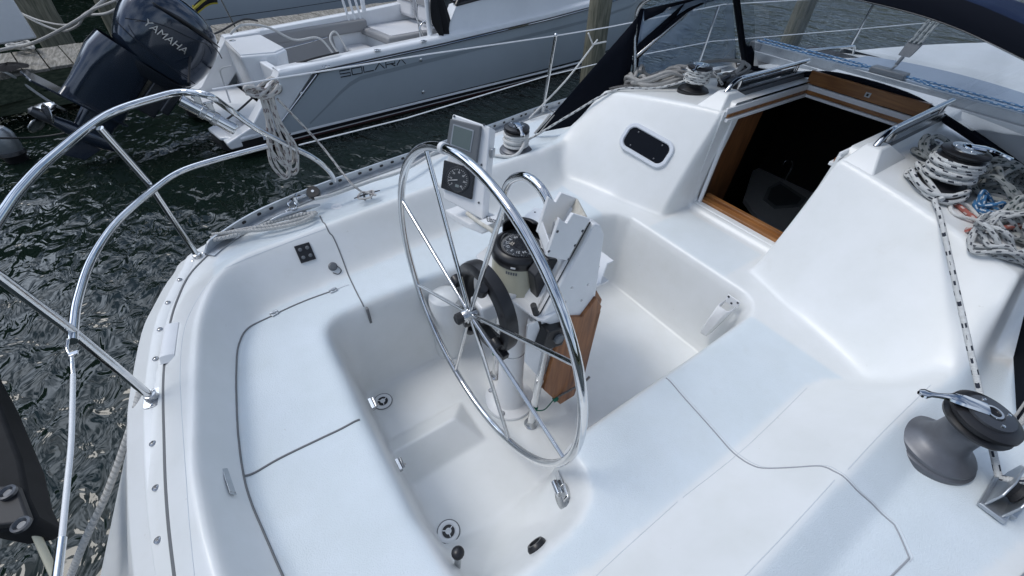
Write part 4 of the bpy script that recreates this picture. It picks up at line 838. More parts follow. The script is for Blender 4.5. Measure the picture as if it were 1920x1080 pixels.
# block at starboard rail
bk_ = Vector((.845,-1.475,.69)); dbl = thing('deck_block', 'grey turning block on the starboard side deck beside the big winch', 'block', (bk_.x, bk_.y, .62))
mb = MB(); prof = [(-.075,-.05),(.06,-.05),(.085,-.02),(.085,.03),(.05,.055),(-.03,.05),(-.075,.02)]
for yo_ in (-.026,.018): mb.prism([bk_+Vector((a, yo_, b)) for a, b in prof], (0,.008,0))
mb.box(bk_+Vector((.0,0,-.055)), (.17,.07,.016)); build(mb, 'cheek', m_alu, dbl, bevel=.004)
mb = MB(); mb.lathe([(.036,-.014),(.028,0),(.036,.014)], bk_, (0,1,0), 24); build(mb, 'sheave', m_rubber, dbl)
mb = MB(); mb.tube([A2, bk_+Vector((.03,0,.038)), bk_+Vector((.20,-.03,.03)), bk_+Vector((.75,-.10,.02)), bk_+Vector((1.5,-.12,.02))], .0095, 10, smooth=8); tag(build(mb, 'sheet_tail', m_ropef), 'flecked rope leaving the grey deck block along the starboard edge', 'rope')
# genoa track on that side
mb = MB(); mb.box((1.55,-1.56,.635), (1.5,.032,.018), Euler((0,0,R(-4)))); tk_ = build(mb, 'genoa_track', m_alu, sail, bevel=.003)
mb = MB(); mb.box((1.27,-1.53,.655), (.12,.06,.05)); build(mb, 'track_car', m_black, tk_, bevel=.01)

# ------------------------------------------------------------------ rope heaps on the cabin top
def heap(name, label, m, cx, cy, sx, sy, n, rr, hgt=.05, seed=1, cat='rope', ang=0., group=None, thick=.0):
    rg = random.Random(seed); P = []; ph_ = rg.random()*6
    for k in range(n):
        a = k*.55+ph_; q = .55+.45*abs(math.sin(k*.21+ph_)); u = q*sx*math.cos(a)+rg.uniform(-.12,.12)*sx; v = q*sy*math.sin(a)+rg.uniform(-.12,.12)*sy
        x_ = cx+u*math.cos(ang)-v*math.sin(ang); y_ = cy+u*math.sin(ang)+v*math.cos(ang)
        P.append(surf((x_, y_, 0), rr+hgt*(k/n)*(.6+.4*math.sin(k*1.7))+rg.uniform(0,.012)))
    mb = MB(); mb.tube(P, rr, 8, smooth=5); return tag(build(mb, name, m), label, cat, group)
heap('rope_coil', 'heap of plain grey rope in loops on the port cabin top behind the canvas', m_rope, 1.86, .98, .20, .13, 84, .0125, .10, 3, ang=-.9)
mb = MB(); P = [surf(p_, h_) for p_, h_ in (((1.78,1.04,0),.02),((2.0,1.0,0),.07),((2.25,.92,0),.10),((2.42,.80,0),.10),((2.38,.66,0),.08),((2.20,.66,0),.05),((2.05,.78,0),.06),((1.90,.90,0),.09),((1.75,1.0,0),.05),((1.70,1.06,0),.03),((1.80,.94,0),.03),((2.0,.85,0),.05),((2.2,.75,0),.07))]
mb.tube(P, .011, 10, smooth=10); tag(build(mb, 'rope_loop', m_rope), 'long loose grey rope loop arching over the port heap behind the winch', 'rope')
heap('rope_coil', 'dark brown rope bundle tucked against the post right of the port winch', m_roped, 2.30, .66, .14, .08, 56, .0095, .06, 8, ang=-.3)
mb = MB(); [mb.tube([surf((1.70+.012*k, 1.06+.02*k, 0), .01+.003*k), surf((1.60+.01*k, 1.10+.015*k, 0), .01+.003*k), surf((1.55+.012*k,1.12,0), .012)], .005, 6, smooth=5) for k in range(4)]; tag(build(mb, 'webbing_strap', m_roped), 'folded brown webbing on the port outer corner of the cabin top', 'strap')
for k, (cx, cy) in enumerate(((2.12,.565),(2.05,.54))):
    pass
# clutch bank either side
for sy, lab in ((1,'black rope clutches on the port cabin top beside the hatch rail'),(-1,'black rope clutches on the starboard cabin top among the ropes')):
    ck = thing('rope_clutch', lab, 'rope clutch', (2.16, sy*.62, 1.07), group='rope clutches')
    for j in range(3):
        c = surf((2.14, sy*(.54+.055*j), 0), .022); mb = MB(); mb.box(c, (.13,.040,.045)); b_ = build(mb, 'clutch_body', m_black, ck, bevel=.008)
        mb = MB(); mb.box(c+Vector((-.02,0,.03)), (.08,.022,.014), Euler((0,R(-15),0))); build(mb, 'clutch_lever', m_dgrey, b_, bevel=.004)
heap('rope_coil', 'pale flecked rope hank along the aft edge of the starboard dodger base', m_ropeg, 2.12, -.70, .20, .08, 70, .011, .10, 21, ang=-1.3)
heap('rope_coil', 'grey green rope bundle heaped beside the starboard dodger strut', m_ropeg, 2.06, -.92, .17, .13, 90, .011, .13, 25, ang=-.9)
heap('rope_coil', 'grey flecked rope coil at the far outer edge of the starboard pile', m_ropeg, 1.98, -1.06, .13, .08, 60, .0105, .10, 77, ang=-.6)
heap('rope_coil', 'bright blue rope tangle in the starboard rope pile', m_ropeb, 1.86, -.90, .08, .055, 44, .008, .06, 31, ang=-.6)
heap('rope_coil', 'black and white rope coil at the outer starboard corner of the cabin top', m_ropes, 1.63, -1.02, .13, .10, 90, .0095, .11, 37, ang=-.7)
heap('rope_coil', 'dark grey flecked rope coil between the blue tangle and the outer coil', m_ropeg, 1.82, -1.05, .12, .10, 76, .011, .13, 41, ang=-.7)
mb = MB(); P = [surf((1.72+.05*math.cos(a)*(1+.25*math.sin(3*a)), -.86+.07*math.sin(a), 0), .012+.006*math.sin(2*a)) for a in np.linspace(0, 9.5, 30)]; mb.tube(P, .007, 8, smooth=4); tag(build(mb, 'thin_white_line', m_ropew), 'thin white line in open loops beside the starboard winch', 'rope')
mb = MB(); mb.tube([surf((1.75,-.80,0), .01), surf((1.70,-.90,0), .012), surf((1.64,-.955,0), .02), surf((1.72,-1.0,0), .05), surf((1.80,-1.10,0), .06)], .0105, 10, smooth=8); mb.tube([surf((1.58,-.90,0), .012), surf((1.66,-.96,0), .03), surf((1.78,-1.05,0), .10)], .0105, 10, smooth=8); tag(build(mb, 'red_rope', m_roper), 'faded red rope lying between the starboard coils', 'rope')

# ------------------------------------------------------------------ dodger (spray hood)
dg = thing('spray_hood', 'navy canvas spray hood with clear windows over the companionway', 'spray hood', (2.0,0,1.1))
def bowline(x, s=1., dz=0): 
    half = [(0,1.690),(.25,1.680),(.42,1.660),(.56,1.632),(.72,1.595),(.90,1.560),(1.08,1.52),(1.19,1.44),(1.175,1.30),(1.115,1.10),(1.10,.97)]
    return [Vector((x, y*s, z+dz)) for y, z in reversed(half)]+[Vector((x, -y*s, z+dz)) for y, z in half[1:]]
mb = MB(); mb.tube(bowline(1.76), .0125, 12, smooth=5); build(mb, 'aft_bow', m_steel, dg)
mb = MB(); mb.tube(fillet([(1.76,1.155,1.12),(2.02,1.02,1.46),(2.28,.86,1.55),(2.34,.3,1.625),(2.34,-.3,1.625),(2.28,-.86,1.55),(2.02,-1.02,1.46),(1.76,-1.155,1.12)], .15), .0125, 12); build(mb, 'forward_bow', m_cblack, dg)
A_ = catmull(bowline(1.745, 1.0, .075)[4:-4], 4); n_ = len(A_)
Fw = []
for i, p in enumerate(A_):
    u = p.y/1.0; y_ = p.y*.84; z_ = 1.722-.10*abs(y_/.9)**2.0; Fw.append(Vector((2.36-.14*abs(y_)**2, y_, z_)))
rows = [[a.lerp(b, f)+Vector((0,0,.018*math.sin(math.pi*f))) for a, b in zip(A_, Fw)] for f in np.linspace(0, 1, 7)]
mb = MB(); mb.grid(rows); build(mb, 'canvas_top', m_navy, dg, solid=.006)
mb = MB(); rows = [[p+Vector((dx, 0, dz)) for p in A_] for dx, dz in ((-.002,.002),(-.016,-.02),(-.020,-.05),(-.018,-.074),(-.006,-.080),(.006,-.06),(.004,-.01))]; mb.grid(rows); build(mb, 'canvas_hem', m_cblack, dg)
# windscreen: base curve on the cabin top, head under the forward edge
base = [Vector(p) for p in ((2.62,.84,1.055),(2.60,.70,1.075),(2.60,.46,1.115),(2.60,.2,1.178),(2.60,-.2,1.178),(2.60,-.46,1.115),(2.52,-.70,1.07),(2.36,-.93,1.045))]
base = catmull(base, 5); nb_ = len(base); Fi = [Fw[int(round(j))] for j in np.linspace(n_-1 if Fw[0].y < 0 else 0, 0 if Fw[0].y < 0 else n_-1, nb_)]
rows = [[a.lerp(b-Vector((0,0,.02)), f) for a, b in zip(base, Fi)] for f in np.linspace(0, 1, 8)]
mb = MB(); mb.grid(rows); build(mb, 'windscreen', m_vinyl, dg)
mb = MB(); mb.tube([p+Vector((-.012,0,.008)) for p in base], .020, 8); build(mb, 'windscreen_base_roll', m_cblack, dg)
mb = MB(); mb.tube([Vector((2.36,-.93,1.055)), Vector((2.05,-1.06,1.01)), Vector((1.80,-1.12,.985))], .020, 8); build(mb, 'side_base_roll', m_cblack, dg)
mb = MB()
rows = [[a.lerp(b, f)+s_*Vector((.012,.030,0)) for s_ in (-1, -.4, .4, 1)] for f in np.linspace(0, 1, 6) for a, b in ((Vector((2.60,.79,1.05)), Vector((2.205,.835,1.56))),)]
mb.grid(rows); build(mb, 'corner_post', m_cblack, dg, solid=.012)
mb = MB(); rows = [[a.lerp(b, f)+s_*Vector((.03,-.02,0)) for s_ in (-1, -.4, .4, 1)] for f in np.linspace(0, 1, 6) for a, b in ((base[-1], Fi[-1]),)]; mb.grid(rows); build(mb, 'corner_post', m_cblack, dg, solid=.012)
for sy in (1,-1):
    c0 = Vector((2.60, .86, 1.045)) if sy > 0 else Vector((2.34,-.95,1.04)); c1 = Vector((1.78, sy*1.145, .985)); t0 = (Fi[0] if sy > 0 else Fi[-1]); t1 = Vector((1.78, sy*1.16, 1.44)); t0 = Vector((2.205, sy*.86, 1.56))
    rows = [[c0.lerp(c1, g).lerp(t0.lerp(t1, g)+Vector((0,0,.03*math.sin(math.pi*g))), f) for g in np.linspace(0, 1, 8)] for f in np.linspace(0, 1, 5)]
    mb = MB(); mb.grid(rows); build(mb, 'side_window', m_vinyls, dg)
    d0, d1 = Vector((1.77, sy*1.135, 1.17)), Vector((2.12, sy*.985, 1.50)); mb = MB(); mb.tube([d0, d1], .012, 10); build(mb, 'diagonal_tube', m_steel, dg)
    mb = MB(); mb.prism([d0+Vector((0,0,.01)), d1+Vector((.0,0,.01)), d1+Vector((-.06,0,.055)), d0+Vector((-.0,0,.075))], (0,sy*.006,0)); build(mb, 'window_band', m_cblack, dg)
    mb = MB(); mb.prism([(1.765, sy*1.12, 1.0), (1.765, sy*1.19, 1.44), (1.80, sy*1.175, 1.44), (1.805, sy*1.11, 1.0)], (0,sy*.006,0)); build(mb, 'window_band', m_cblack, dg)
    # canvas between the window head and the top
    rows = [[t0.lerp(t1, g).lerp(q_, f) for f in (0,.5,1)] for g, q_ in ((0, t0+Vector((-.05,0,.0))), (.35, Vector((2.10, sy*1.0,1.47))), (.7, Vector((1.9, sy*1.09,1.43))), (1, Vector((1.77, sy*1.13,1.38))))]
    mb = MB(); mb.grid(rows); build(mb, 'canvas_cheek', m_cblack, dg, solid=.004)
    # aft wing
    foot = Vector((1.19, sy*1.42,.655)); up_ = Vector((1.755, sy*1.175,1.40)); dn = Vector((1.755, sy*1.135,.97)); mid = Vector((1.50, sy*1.30,.70))
    rows = []
    for f in np.linspace(0, 1, 9):
        a = foot.lerp(up_, f); b = (foot.lerp(mid, min(1, f*2)) if f < .5 else mid.lerp(dn, (f-.5)*2)); rows.append([a.lerp(b, g)+Vector((0, sy*.012*math.sin(math.pi*g)*math.sin(math.pi*f), 0)) for g in np.linspace(0, 1, 5)])
    mb = MB(); mb.grid(rows); build(mb, 'side_wing', m_cblack, dg, solid=.005)
    # rolled strap with pale cord at the aft foot
    mb = MB(); mb.tube([foot+Vector((-.02,0,.0)), foot+Vector((.09,-sy*.03,.13))], .008, 8); mb.tube([foot+Vector((.0,-sy*.02,.0)), foot+Vector((.11,-sy*.05,.13))], .004, 8); build(mb, 'wing_strap', m_rope, dg)
sw = pt(1385,140,2,1.09); mb = MB(); rows = [[sw+Vector((.0,-.0,.0))+Vector((0,s_*.016,0))+Vector((a,0,b)) for s_ in (-1,1)] for a, b in ((.0,.09),(-.0,.05),(-.06,.0),(-.14,-.02))]; mb.grid(rows); build(mb, 'webbing_tab', m_rope, dg, solid=.003)
# mainsheet tackle rising from the traveller car, and boom vang
ms = thing('mainsheet_tackle', 'grey mainsheet tackle rising from the traveller car behind the windscreen', 'tackle', (3.12,.08,1.2))
T0 = Vector((3.12,.08,1.21)); T1 = T0+Vector((.30,-.07,.62)); mb = MB()
mb.tube([T0, T0.lerp(T1,.08)], .012, 8); mb.prism([T0.lerp(T1,.08)+Vector((-.0,-.035,0)), T0.lerp(T1,.08)+Vector((0,.035,0)), T0.lerp(T1,.22)+Vector((0,.045,0)), T0.lerp(T1,.22)+Vector((0,-.045,0))], (.03,0,.01)); build(mb, 'lower_block', m_grey, ms, bevel=.004)
mb = MB(); [mb.tube([T0.lerp(T1,.2)+Vector((0,o_,0)), T1+Vector((0,o_*1.2,0))], .011, 8) for o_ in (-.026,0,.026)]; build(mb, 'tackle_parts', m_ropeg, ms)

# ------------------------------------------------------------------ stern rail, stanchions, lifelines
sr = thing('stern_rail', 'curved polished steel stern rail tubes round the transom corner', 'railing', (-1.05,1.17,.62))
TRR = .0155
top = [pt(632,352,1,1.49), pt(620,325,1,1.49), pt(590,298,1,1.49), pt(540,272,1,1.485), pt(480,240,1,1.48), pt(430,205,1,1.48), pt(392,180,2,1.25), pt(345,173,2,1.255), pt(295,183,2,1.255), pt(200,216,2,1.25), pt(100,292,2,1.25), pt(40,352,2,1.25), pt(5,400,2,1.25), pt(-40,470,2,1.25), pt(-100,590,2,1.25)]
mb = MB(); mb.tube(top, TRR, 16, smooth=6); build(mb, 'top_tube', m_chrome, sr)
mid = [pt(500,274,1,1.475), pt(400,301,2,.955), pt(338,322,2,.955), pt(292,352,2,.955), pt(220,415,2,.955), pt(172,485,2,.955), pt(146,560,2,.955), pt(138,612,2,.955), pt(136,640,2,.955)]
mb = MB(); mb.tube(mid, .0135, 14, smooth=6); build(mb, 'middle_tube', m_chrome, sr)
f1 = Vector((-1.056,1.169,.61)); f2 = Vector((-1.297,.38,.615))
mb = MB(); mb.tube([f1, pt(280,345,2,.96), pt(187,240,2,1.24)], .0135, 14); build(mb, 'rail_post', m_chrome, sr)
mb = MB(); mb.tube([f2, pt(140,625,2,.95), pt(0,520,2,1.22), pt(-40,492,2,1.27)], .0135, 14); build(mb, 'rail_post', m_chrome, sr)
for f in (f1, f2):
    a = 0 if f is f2 else R(-55); mb = MB(); P = [Vector((x_, y_, 0)) for x_, y_ in rrect(.085,.05,.012)]; Rz = Matrix.Rotation(R(80 if f is f2 else 40), 3, 'Z'); mb.prism([f+Vector((0,0,-.003))+Rz@p for p in P], (0,0,.007)); mb.lathe([(.021,.004),(.019,.022),(.015,.024)], f, n=20)
    ft = build(mb, 'rail_foot', m_steel, sr, bevel=.001); mb = MB(); [mb.lathe([(.006,.003),(.006,.007),(0,.009)], f+Rz@Vector((s_*.032,0,0)), n=10) for s_ in (-1,1)]; build_each(mb, 'foot_bolt', m_chrome, ft)
f3 = pt(632,350,1,1.49); mb = MB(); mb.lathe([(.026,-.012),(.026,.0),(.018,.014)], f3, n=18); build(mb, 'rail_foot', m_steel, sr)
rh = thing('rod_holder', 'fat stainless rod holder tube clamped below the stern rail bend', 'rod holder', pt(390,210,2,1.18))
a_, b_ = pt(338,188,1,1.43), pt(440,242,1,1.40); mb = MB(); d_ = (b_-a_).normalized(); mb.tube([a_, b_], .026, 22, cap=False); mb.tube([b_-d_*.002, b_+d_*.004], [.028,.026], 22, cap=False); build(mb, 'holder_tube', m_chrome, rh)
mb = MB(); mb.tube([b_-d_*.012, b_-d_*.011], .0235, 20); build(mb, 'tube_bore', m_black, rh)
for f in (.40,.62):
    c = a_.lerp(b_, f); mb = MB(); mb.tube([c-d_*.012, c+d_*.012], .031, 20); mb.box(c+Vector((0,.02,.04)), (.028,.022,.06)); mb.tube([c+Vector((-.02,.03,.062)), c+Vector((.02,.03,.062))], .007, 8); build(mb, 'clamp', m_steel, rh, bevel=.003)
# white coated lifeline across the stern gate
ga = thing('stern_gate_line', 'white coated lifeline with steel hook hanging down beside the transom', 'lifeline', pt(136,640,2,.95))
g0 = pt(131,640,2,.95); gg = [g0, pt(137,690,2,.935), pt(134,820,2,.92), pt(127,900,2,.92), pt(108,1040,2,.93), pt(100,1120,2,.94)]
mb = MB(); mb.tube([pt(137,702,2,.932)]+gg[2:4]+[pt(116,1010,2,.925)], .0062, 12, smooth=8); build(mb, 'coated_wire', m_white, ga)
mb = MB(); mb.tube([pt(128,635,2,.965), pt(126,655,2,.95), pt(133,668,2,.945)], .0042, 8, smooth=6); mb.box(pt(138,663,2,.948), (.022,.016,.006)); mb.tube([pt(134,665,2,.945), pt(137,702,2,.932)], .0055, 10); build(mb, 'pelican_hook', m_chrome, ga, bevel=.002)
mb = MB(); mb.tube([pt(116,1010,2,.925), pt(106,1090,2,.93)], .0085, 10); build(mb, 'wire_swage', m_chrome, ga)
# stanchion and wires, port
st = thing('port_lifelines', 'steel stanchion with two white lifelines along the port side deck', 'lifeline', (1.53,1.79,.6))
s0 = Vector((1.53,1.79,.60)); s1 = pt(1042,66,1,1.80); mb = MB(); mb.tube([s0, s1], [.0135,.0125], 12); mb.sphere(s1, .015, 10); build(mb, 'stanchion', m_chrome, st)
mb = MB(); mb.lathe([(.04,0),(.04,.006),(.022,.02),(.018,.07),(.015,.072)], s0, n=20); mb.tube([s0+Vector((.02,-.02,.01)), s0+Vector((.075,-.075,.02)), s0+Vector((.02,-.03,.06))], .006, 8, smooth=5); build(mb, 'stanchion_base', m_steel, st)
mb = MB(); mb.tube([pt(398,168,2,1.245), pt(501,150,1,1.50), pt(800,102,1,1.68), s1+Vector((0,0,-.004)), s1+Vector((.6,.05,-.01)), (3.6,1.78,1.24), (5.5,1.25,1.28), (7.5,.6,1.35)], .0042, 8); build(mb, 'upper_wire', m_white, st)
mb = MB(); sm_ = s0.lerp(s1, .52); mb.tube([pt(560,272,1,1.49), pt(760,222,1,1.64), sm_, sm_+Vector((.7,.06,0)), (3.6,1.78,.93), (5.5,1.25,.97), (7.5,.6,1.05)], .0038, 8); build(mb, 'lower_wire', m_white, st)
mb = MB(); mb.tube([Vector((3.5,1.79,.62)), Vector((3.55,1.79,1.24))], .012, 10); mb.tube([Vector((5.45,1.25,.68)), Vector((5.5,1.25,1.28))], .012, 10); build_each(mb, 'forward_stanchion', m_chrome, st)
mb = MB(); mb.tube([pt(992,222,1,1.72), pt(1060,152,1,1.80), pt(1112,85,1,1.95), pt(1120,75,1,2.0)], .007, 8, smooth=5); mb.tube([pt(1112,85,1,1.95), pt(1103,62,1,1.95)], .007, 8); mb.tube([pt(1112,83,1,1.95), pt(1136,78,1,1.98)], .007, 8); tag(build(mb, 'fender_line', m_ropew), 'white mooring rope rising from the port rail to a knot by the piling', 'rope')
# rope hank hung on the upper wire
hk = pt(490,160,1,1.50); P = []
for k in range(30):
    a = k*.75; P.append(hk+Vector((.075*math.cos(a)+.006*math.sin(k), .03*math.sin(a*1.3), .02*math.sin(a*2.1)-.0016*k)))
mb = MB(); mb.tube(P, .0085, 10, smooth=4); tag(build(mb, 'rope_hank_wraps', m_hang), 'wraps of pale flecked rope tied round the lifeline above the hanging hank', 'rope')
mb = MB(); lo = pt(545,335,1,1.50); rg = random.Random(4)
for k in range(6):
    e = lo+Vector((rg.uniform(-.035,.04), rg.uniform(-.03,.03), .10*rg.random())); w_ = .03+.02*rg.random(); o2 = Vector((rg.uniform(-.02,.02), rg.uniform(-.02,.02), -.02))
    mb.tube([hk+o2, hk.lerp(e,.4)+Vector((-.012-w_*.2,0,0)), e+Vector((-w_,0,.12)), e+Vector((-w_*.5,0,.02)), e, e+Vector((w_*.6,0,.03)), e+Vector((w_,0,.13)), hk.lerp(e,.4)+Vector((.02,.0,0)), hk+o2+Vector((.03,0,0))], .0078, 8, smooth=6)
tag(build(mb, 'rope_hank', m_hang), 'long hank of pale flecked rope hanging from the port lifeline over the water', 'rope')
mb = MB(); mb.tube([pt(520,185,1,1.50), pt(600,270,1,1.50), pt(655,340,2,.75), pt(682,362,2,.675)], .0062, 8, smooth=6); mb.tube([pt(682,362,2,.675), pt(700,358,2,.685), pt(694,370,2,.68), pt(672,372,2,.68), pt(680,360,2,.69), pt(705,366,2,.68)], .0062, 8, smooth=6); tag(build(mb, 'cleated_line', m_hang), 'thin pale line from the hank down to the small dark cleat on the port coaming', 'rope')
# twisted dock line on the mooring cleat and chafe at the rail
mb = MB(); lp = [pt(x_, y_, 2, .655) for x_, y_ in ((395,447),(430,436),(470,428),(520,422),(575,407),(592,399),(560,404),(510,416),(480,428),(440,441),(400,450))]; mb.tube(lp, .0105, 10, smooth=7)
mb.tube([pt(x_, y_, 2, .665) for x_, y_ in ((398,440),(450,434),(500,430),(560,418),(588,404))], .0095, 10, smooth=7); tag(build(mb, 'dock_line', m_ropet), 'twisted white dock line lying beside the toe rail to the long cleat', 'rope')
tb_ = thing('turning_block', 'black turning block and steel shackles on the port toe rail', 'block', pt(580,365,2,.68))
c = pt(588,362,2,.70); mb = MB(); mb.lathe([(.0,-.018),(.034,-.018),(.036,-.01),(.036,.01),(.034,.018),(0,.018)], c, (-.2,-.5,1), 26); build(mb, 'sheave_cheek', m_black, tb_)
mb = MB(); mb.lathe([(.009,.018),(.008,.022),(0,.022)], c, (-.2,-.5,1), 14); mb.tube([pt(x_, y_, 2, .70) for x_, y_ in ((573,366),(562,370),(555,372))], .008, 10); mb.tube([pt(x_, y_, 2, .69) for x_, y_ in ((556,364),(552,376),(556,388),(549,392),(540,384),(545,376))], .006, 8, smooth=4); mb.lathe([(.010,-.02),(.010,.02)], pt(554,376,2,.70), (0,.2,1), 12)
mb.tube([pt(535,396,2,.67), pt(545,391,2,.675), pt(552,394,2,.67), pt(545,399,2,.665), pt(535,396,2,.67)], .004, 8, smooth=4); build(mb, 'shackle', m_chrome, tb_)
mb = MB(); mb.tube([pt(x_, y_, 2, .69) for x_, y_ in ((590,373),(620,366),(655,354),(700,338),(760,318)) ]+[Vector((.5,1.53,.67)), Vector((.75,1.50,.67))], .010, 10, smooth=5); tag(build(mb, 'sheet_aft', m_ropew), 'white sheet running aft inside the toe rail to the black block', 'rope')
# twisted rope hanging down the transom
mb = MB(); mb.tube([pt(262,735,2,.60), pt(248,790,2,.56), pt(224,862,2,.48), pt(196,935,2,.42), pt(165,1000,2,.36), pt(138,1065,2,.30), pt(120,1110,2,.25)], .0115, 12, smooth=8); tag(build(mb, 'transom_rope', m_ropet), 'thick twisted rope hanging over the transom edge towards the water', 'rope')

# dark outboard bracket beyond the rail at the lower left
ob = thing('outboard_bracket', 'dark grey outboard motor bracket at the lower left edge over the water', 'motor bracket', pt(30,900,2,.6))
z_ = .60; mb = MB(); mb.prism([pt(x_, y_, 2, z_) for x_, y_ in ((-80,600),(-8,742),(38,858),(52,930),(72,972),(52,988),(0,996),(-80,980))], (0,0,-.12)); build(mb, 'bracket_body', mat('worn_black', (.012,.013,.015), .7, var=.4, vscale=20, spec=.2), ob, bevel=.012)
mb = MB(); mb.prism([pt(x_, y_, 2, z_+.035) for x_, y_ in ((-60,915),(30,908),(52,968),(40,980),(-60,990))], (0,0,-.03)); build(mb, 'bracket_flange', m_rubber, ob, bevel=.006)
mb = MB(); [mb.lathe([(.022,0),(.022,.01),(.016,.012),(.010,.004),(0,.004)], pt(x_, y_, 2, z_+.04), n=20) for x_, y_ in ((16,925),(42,985))]; build_each(mb, 'bracket_bolt', m_dgrey, ob)
mb = MB(); mb.tube([pt(60,985,2,.55), pt(80,1030,2,.5), pt(112,1100,2,.45)], .010, 10); build(mb, 'brace_tube', m_cream, ob)

# ------------------------------------------------------------------ water
mw_ = bpy.data.materials.new('harbour_water'); mw_.use_nodes = True; t = mw_.node_tree; b = t.nodes['Principled BSDF']
b.inputs['Base Color'].default_value = (.006,.012,.009,1); b.inputs['Roughness'].default_value = .06; b.inputs['IOR'].default_value = 1.36; b.inputs['Specular IOR Level'].default_value = .55
c = t.nodes.new('ShaderNodeTexCoord')
def noise(scale, det, dist, mapsc):
    mp_ = t.nodes.new('ShaderNodeMapping'); mp_.inputs['Scale'].default_value = mapsc; mp_.inputs['Rotation'].default_value = (0,0,R(35)); n = t.nodes.new('ShaderNodeTexNoise'); n.inputs['Scale'].default_value = scale; n.inputs['Detail'].default_value = det; n.inputs['Distortion'].default_value = dist
    n.inputs['Roughness'].default_value = .45
    t.links.new(c.outputs['Object'], mp_.inputs[0]); t.links.new(mp_.outputs[0], n.inputs[0]); return n.outputs[0]
n1 = noise(6.5, 2.5, .7, (1,.6,1)); n2 = noise(1.3, 1, .4, (1,.7,1))
a1 = t.nodes.new('ShaderNodeMath'); a1.operation = 'MULTIPLY_ADD'; a1.inputs[1].default_value = 2.6; t.links.new(n2, a1.inputs[0]); t.links.new(n1, a1.inputs[2])
bu = t.nodes.new('ShaderNodeBump'); bu.inputs['Strength'].default_value = 1.0; bu.inputs['Distance'].default_value = .05; t.links.new(a1.outputs[0], bu.inputs['Height']); t.links.new(bu.outputs[0], b.inputs['Normal'])
mb = MB(); mb.add([(-400,-400,WATER),(400,-400,WATER),(400,400,WATER),(-400,400,WATER)], [(0,1,2,3)]); struct(build(mb, 'water', mw_, smooth=False))

# ------------------------------------------------------------------ neighbouring powerboat
PB = thing('powerboat', 'grey hulled centre console powerboat moored alongside with white gunwales and grey seats', 'powerboat', (.06, 7.224, WATER), Euler((0,0,R(9))))
PI = WM[PB.name].inverted(); CL = PI@CAM
def ptl(px, py, axis, val):
    """as pt(), in the powerboat's own frame"""
    r = PI.to_3x3()@(RT*((px-960)/FPX)-UP*((py-540)/FPX)+DR); k = (val-CL[axis])/r[axis]; return CL+r*k
YC = -.25
def hb(x): return float(np.interp(x, [-1,0,2.5,5,6.5,8,9.2,9.8,10.2], [1.12,1.15,1.27,1.40,1.44,1.30,.85,.45,.02]))
def shz(x): return float(np.interp(x, [-1,0,2.5,5,7,10.2], [.96,.98,1.06,1.18,1.30,1.55]))
m_pgrey = mat('powerboat_grey', (.42,.475,.52), .22, coat=.5, var=.04, vscale=3); m_pw = mat('powerboat_white', (.80,.82,.84), .35, coat=.3, var=.05, vscale=4)
m_pdk = mat('boot_black', (.012,.012,.014), .3); m_cush = mat('cushion_grey', (.30,.30,.305), .6, bump=.2, bscale=60); m_cushw = mat('cushion_pale', (.64,.64,.65), .55); m_red = mat('bottom_red', (.05,.012,.012), .6)
def strip(x0, x1, levels, name, m, side, parent=PB, n=40, **kw):
    """hull side strip between height functions; levels = [(zfun, outset)]"""
    rows = []
    for zf, off in levels:
        rows.append([(x, YC+side*(hb(x)-.0+off), zf(x)) for x in np.linspace(x0, x1, n)])
    mb = MB(); mb.grid(rows); return build(mb, name, m, parent, local=True, **kw)
def flare(x, z): return -.16*(1-z/shz(x))**2*(.4+x/8)
def hullrow(x0s, z, side, n=44, off=0):
    x0, x1 = x0s; return [(x, YC+side*(hb(x)+flare(x, z)+off), z) for x in np.linspace(x0, x1, n)]
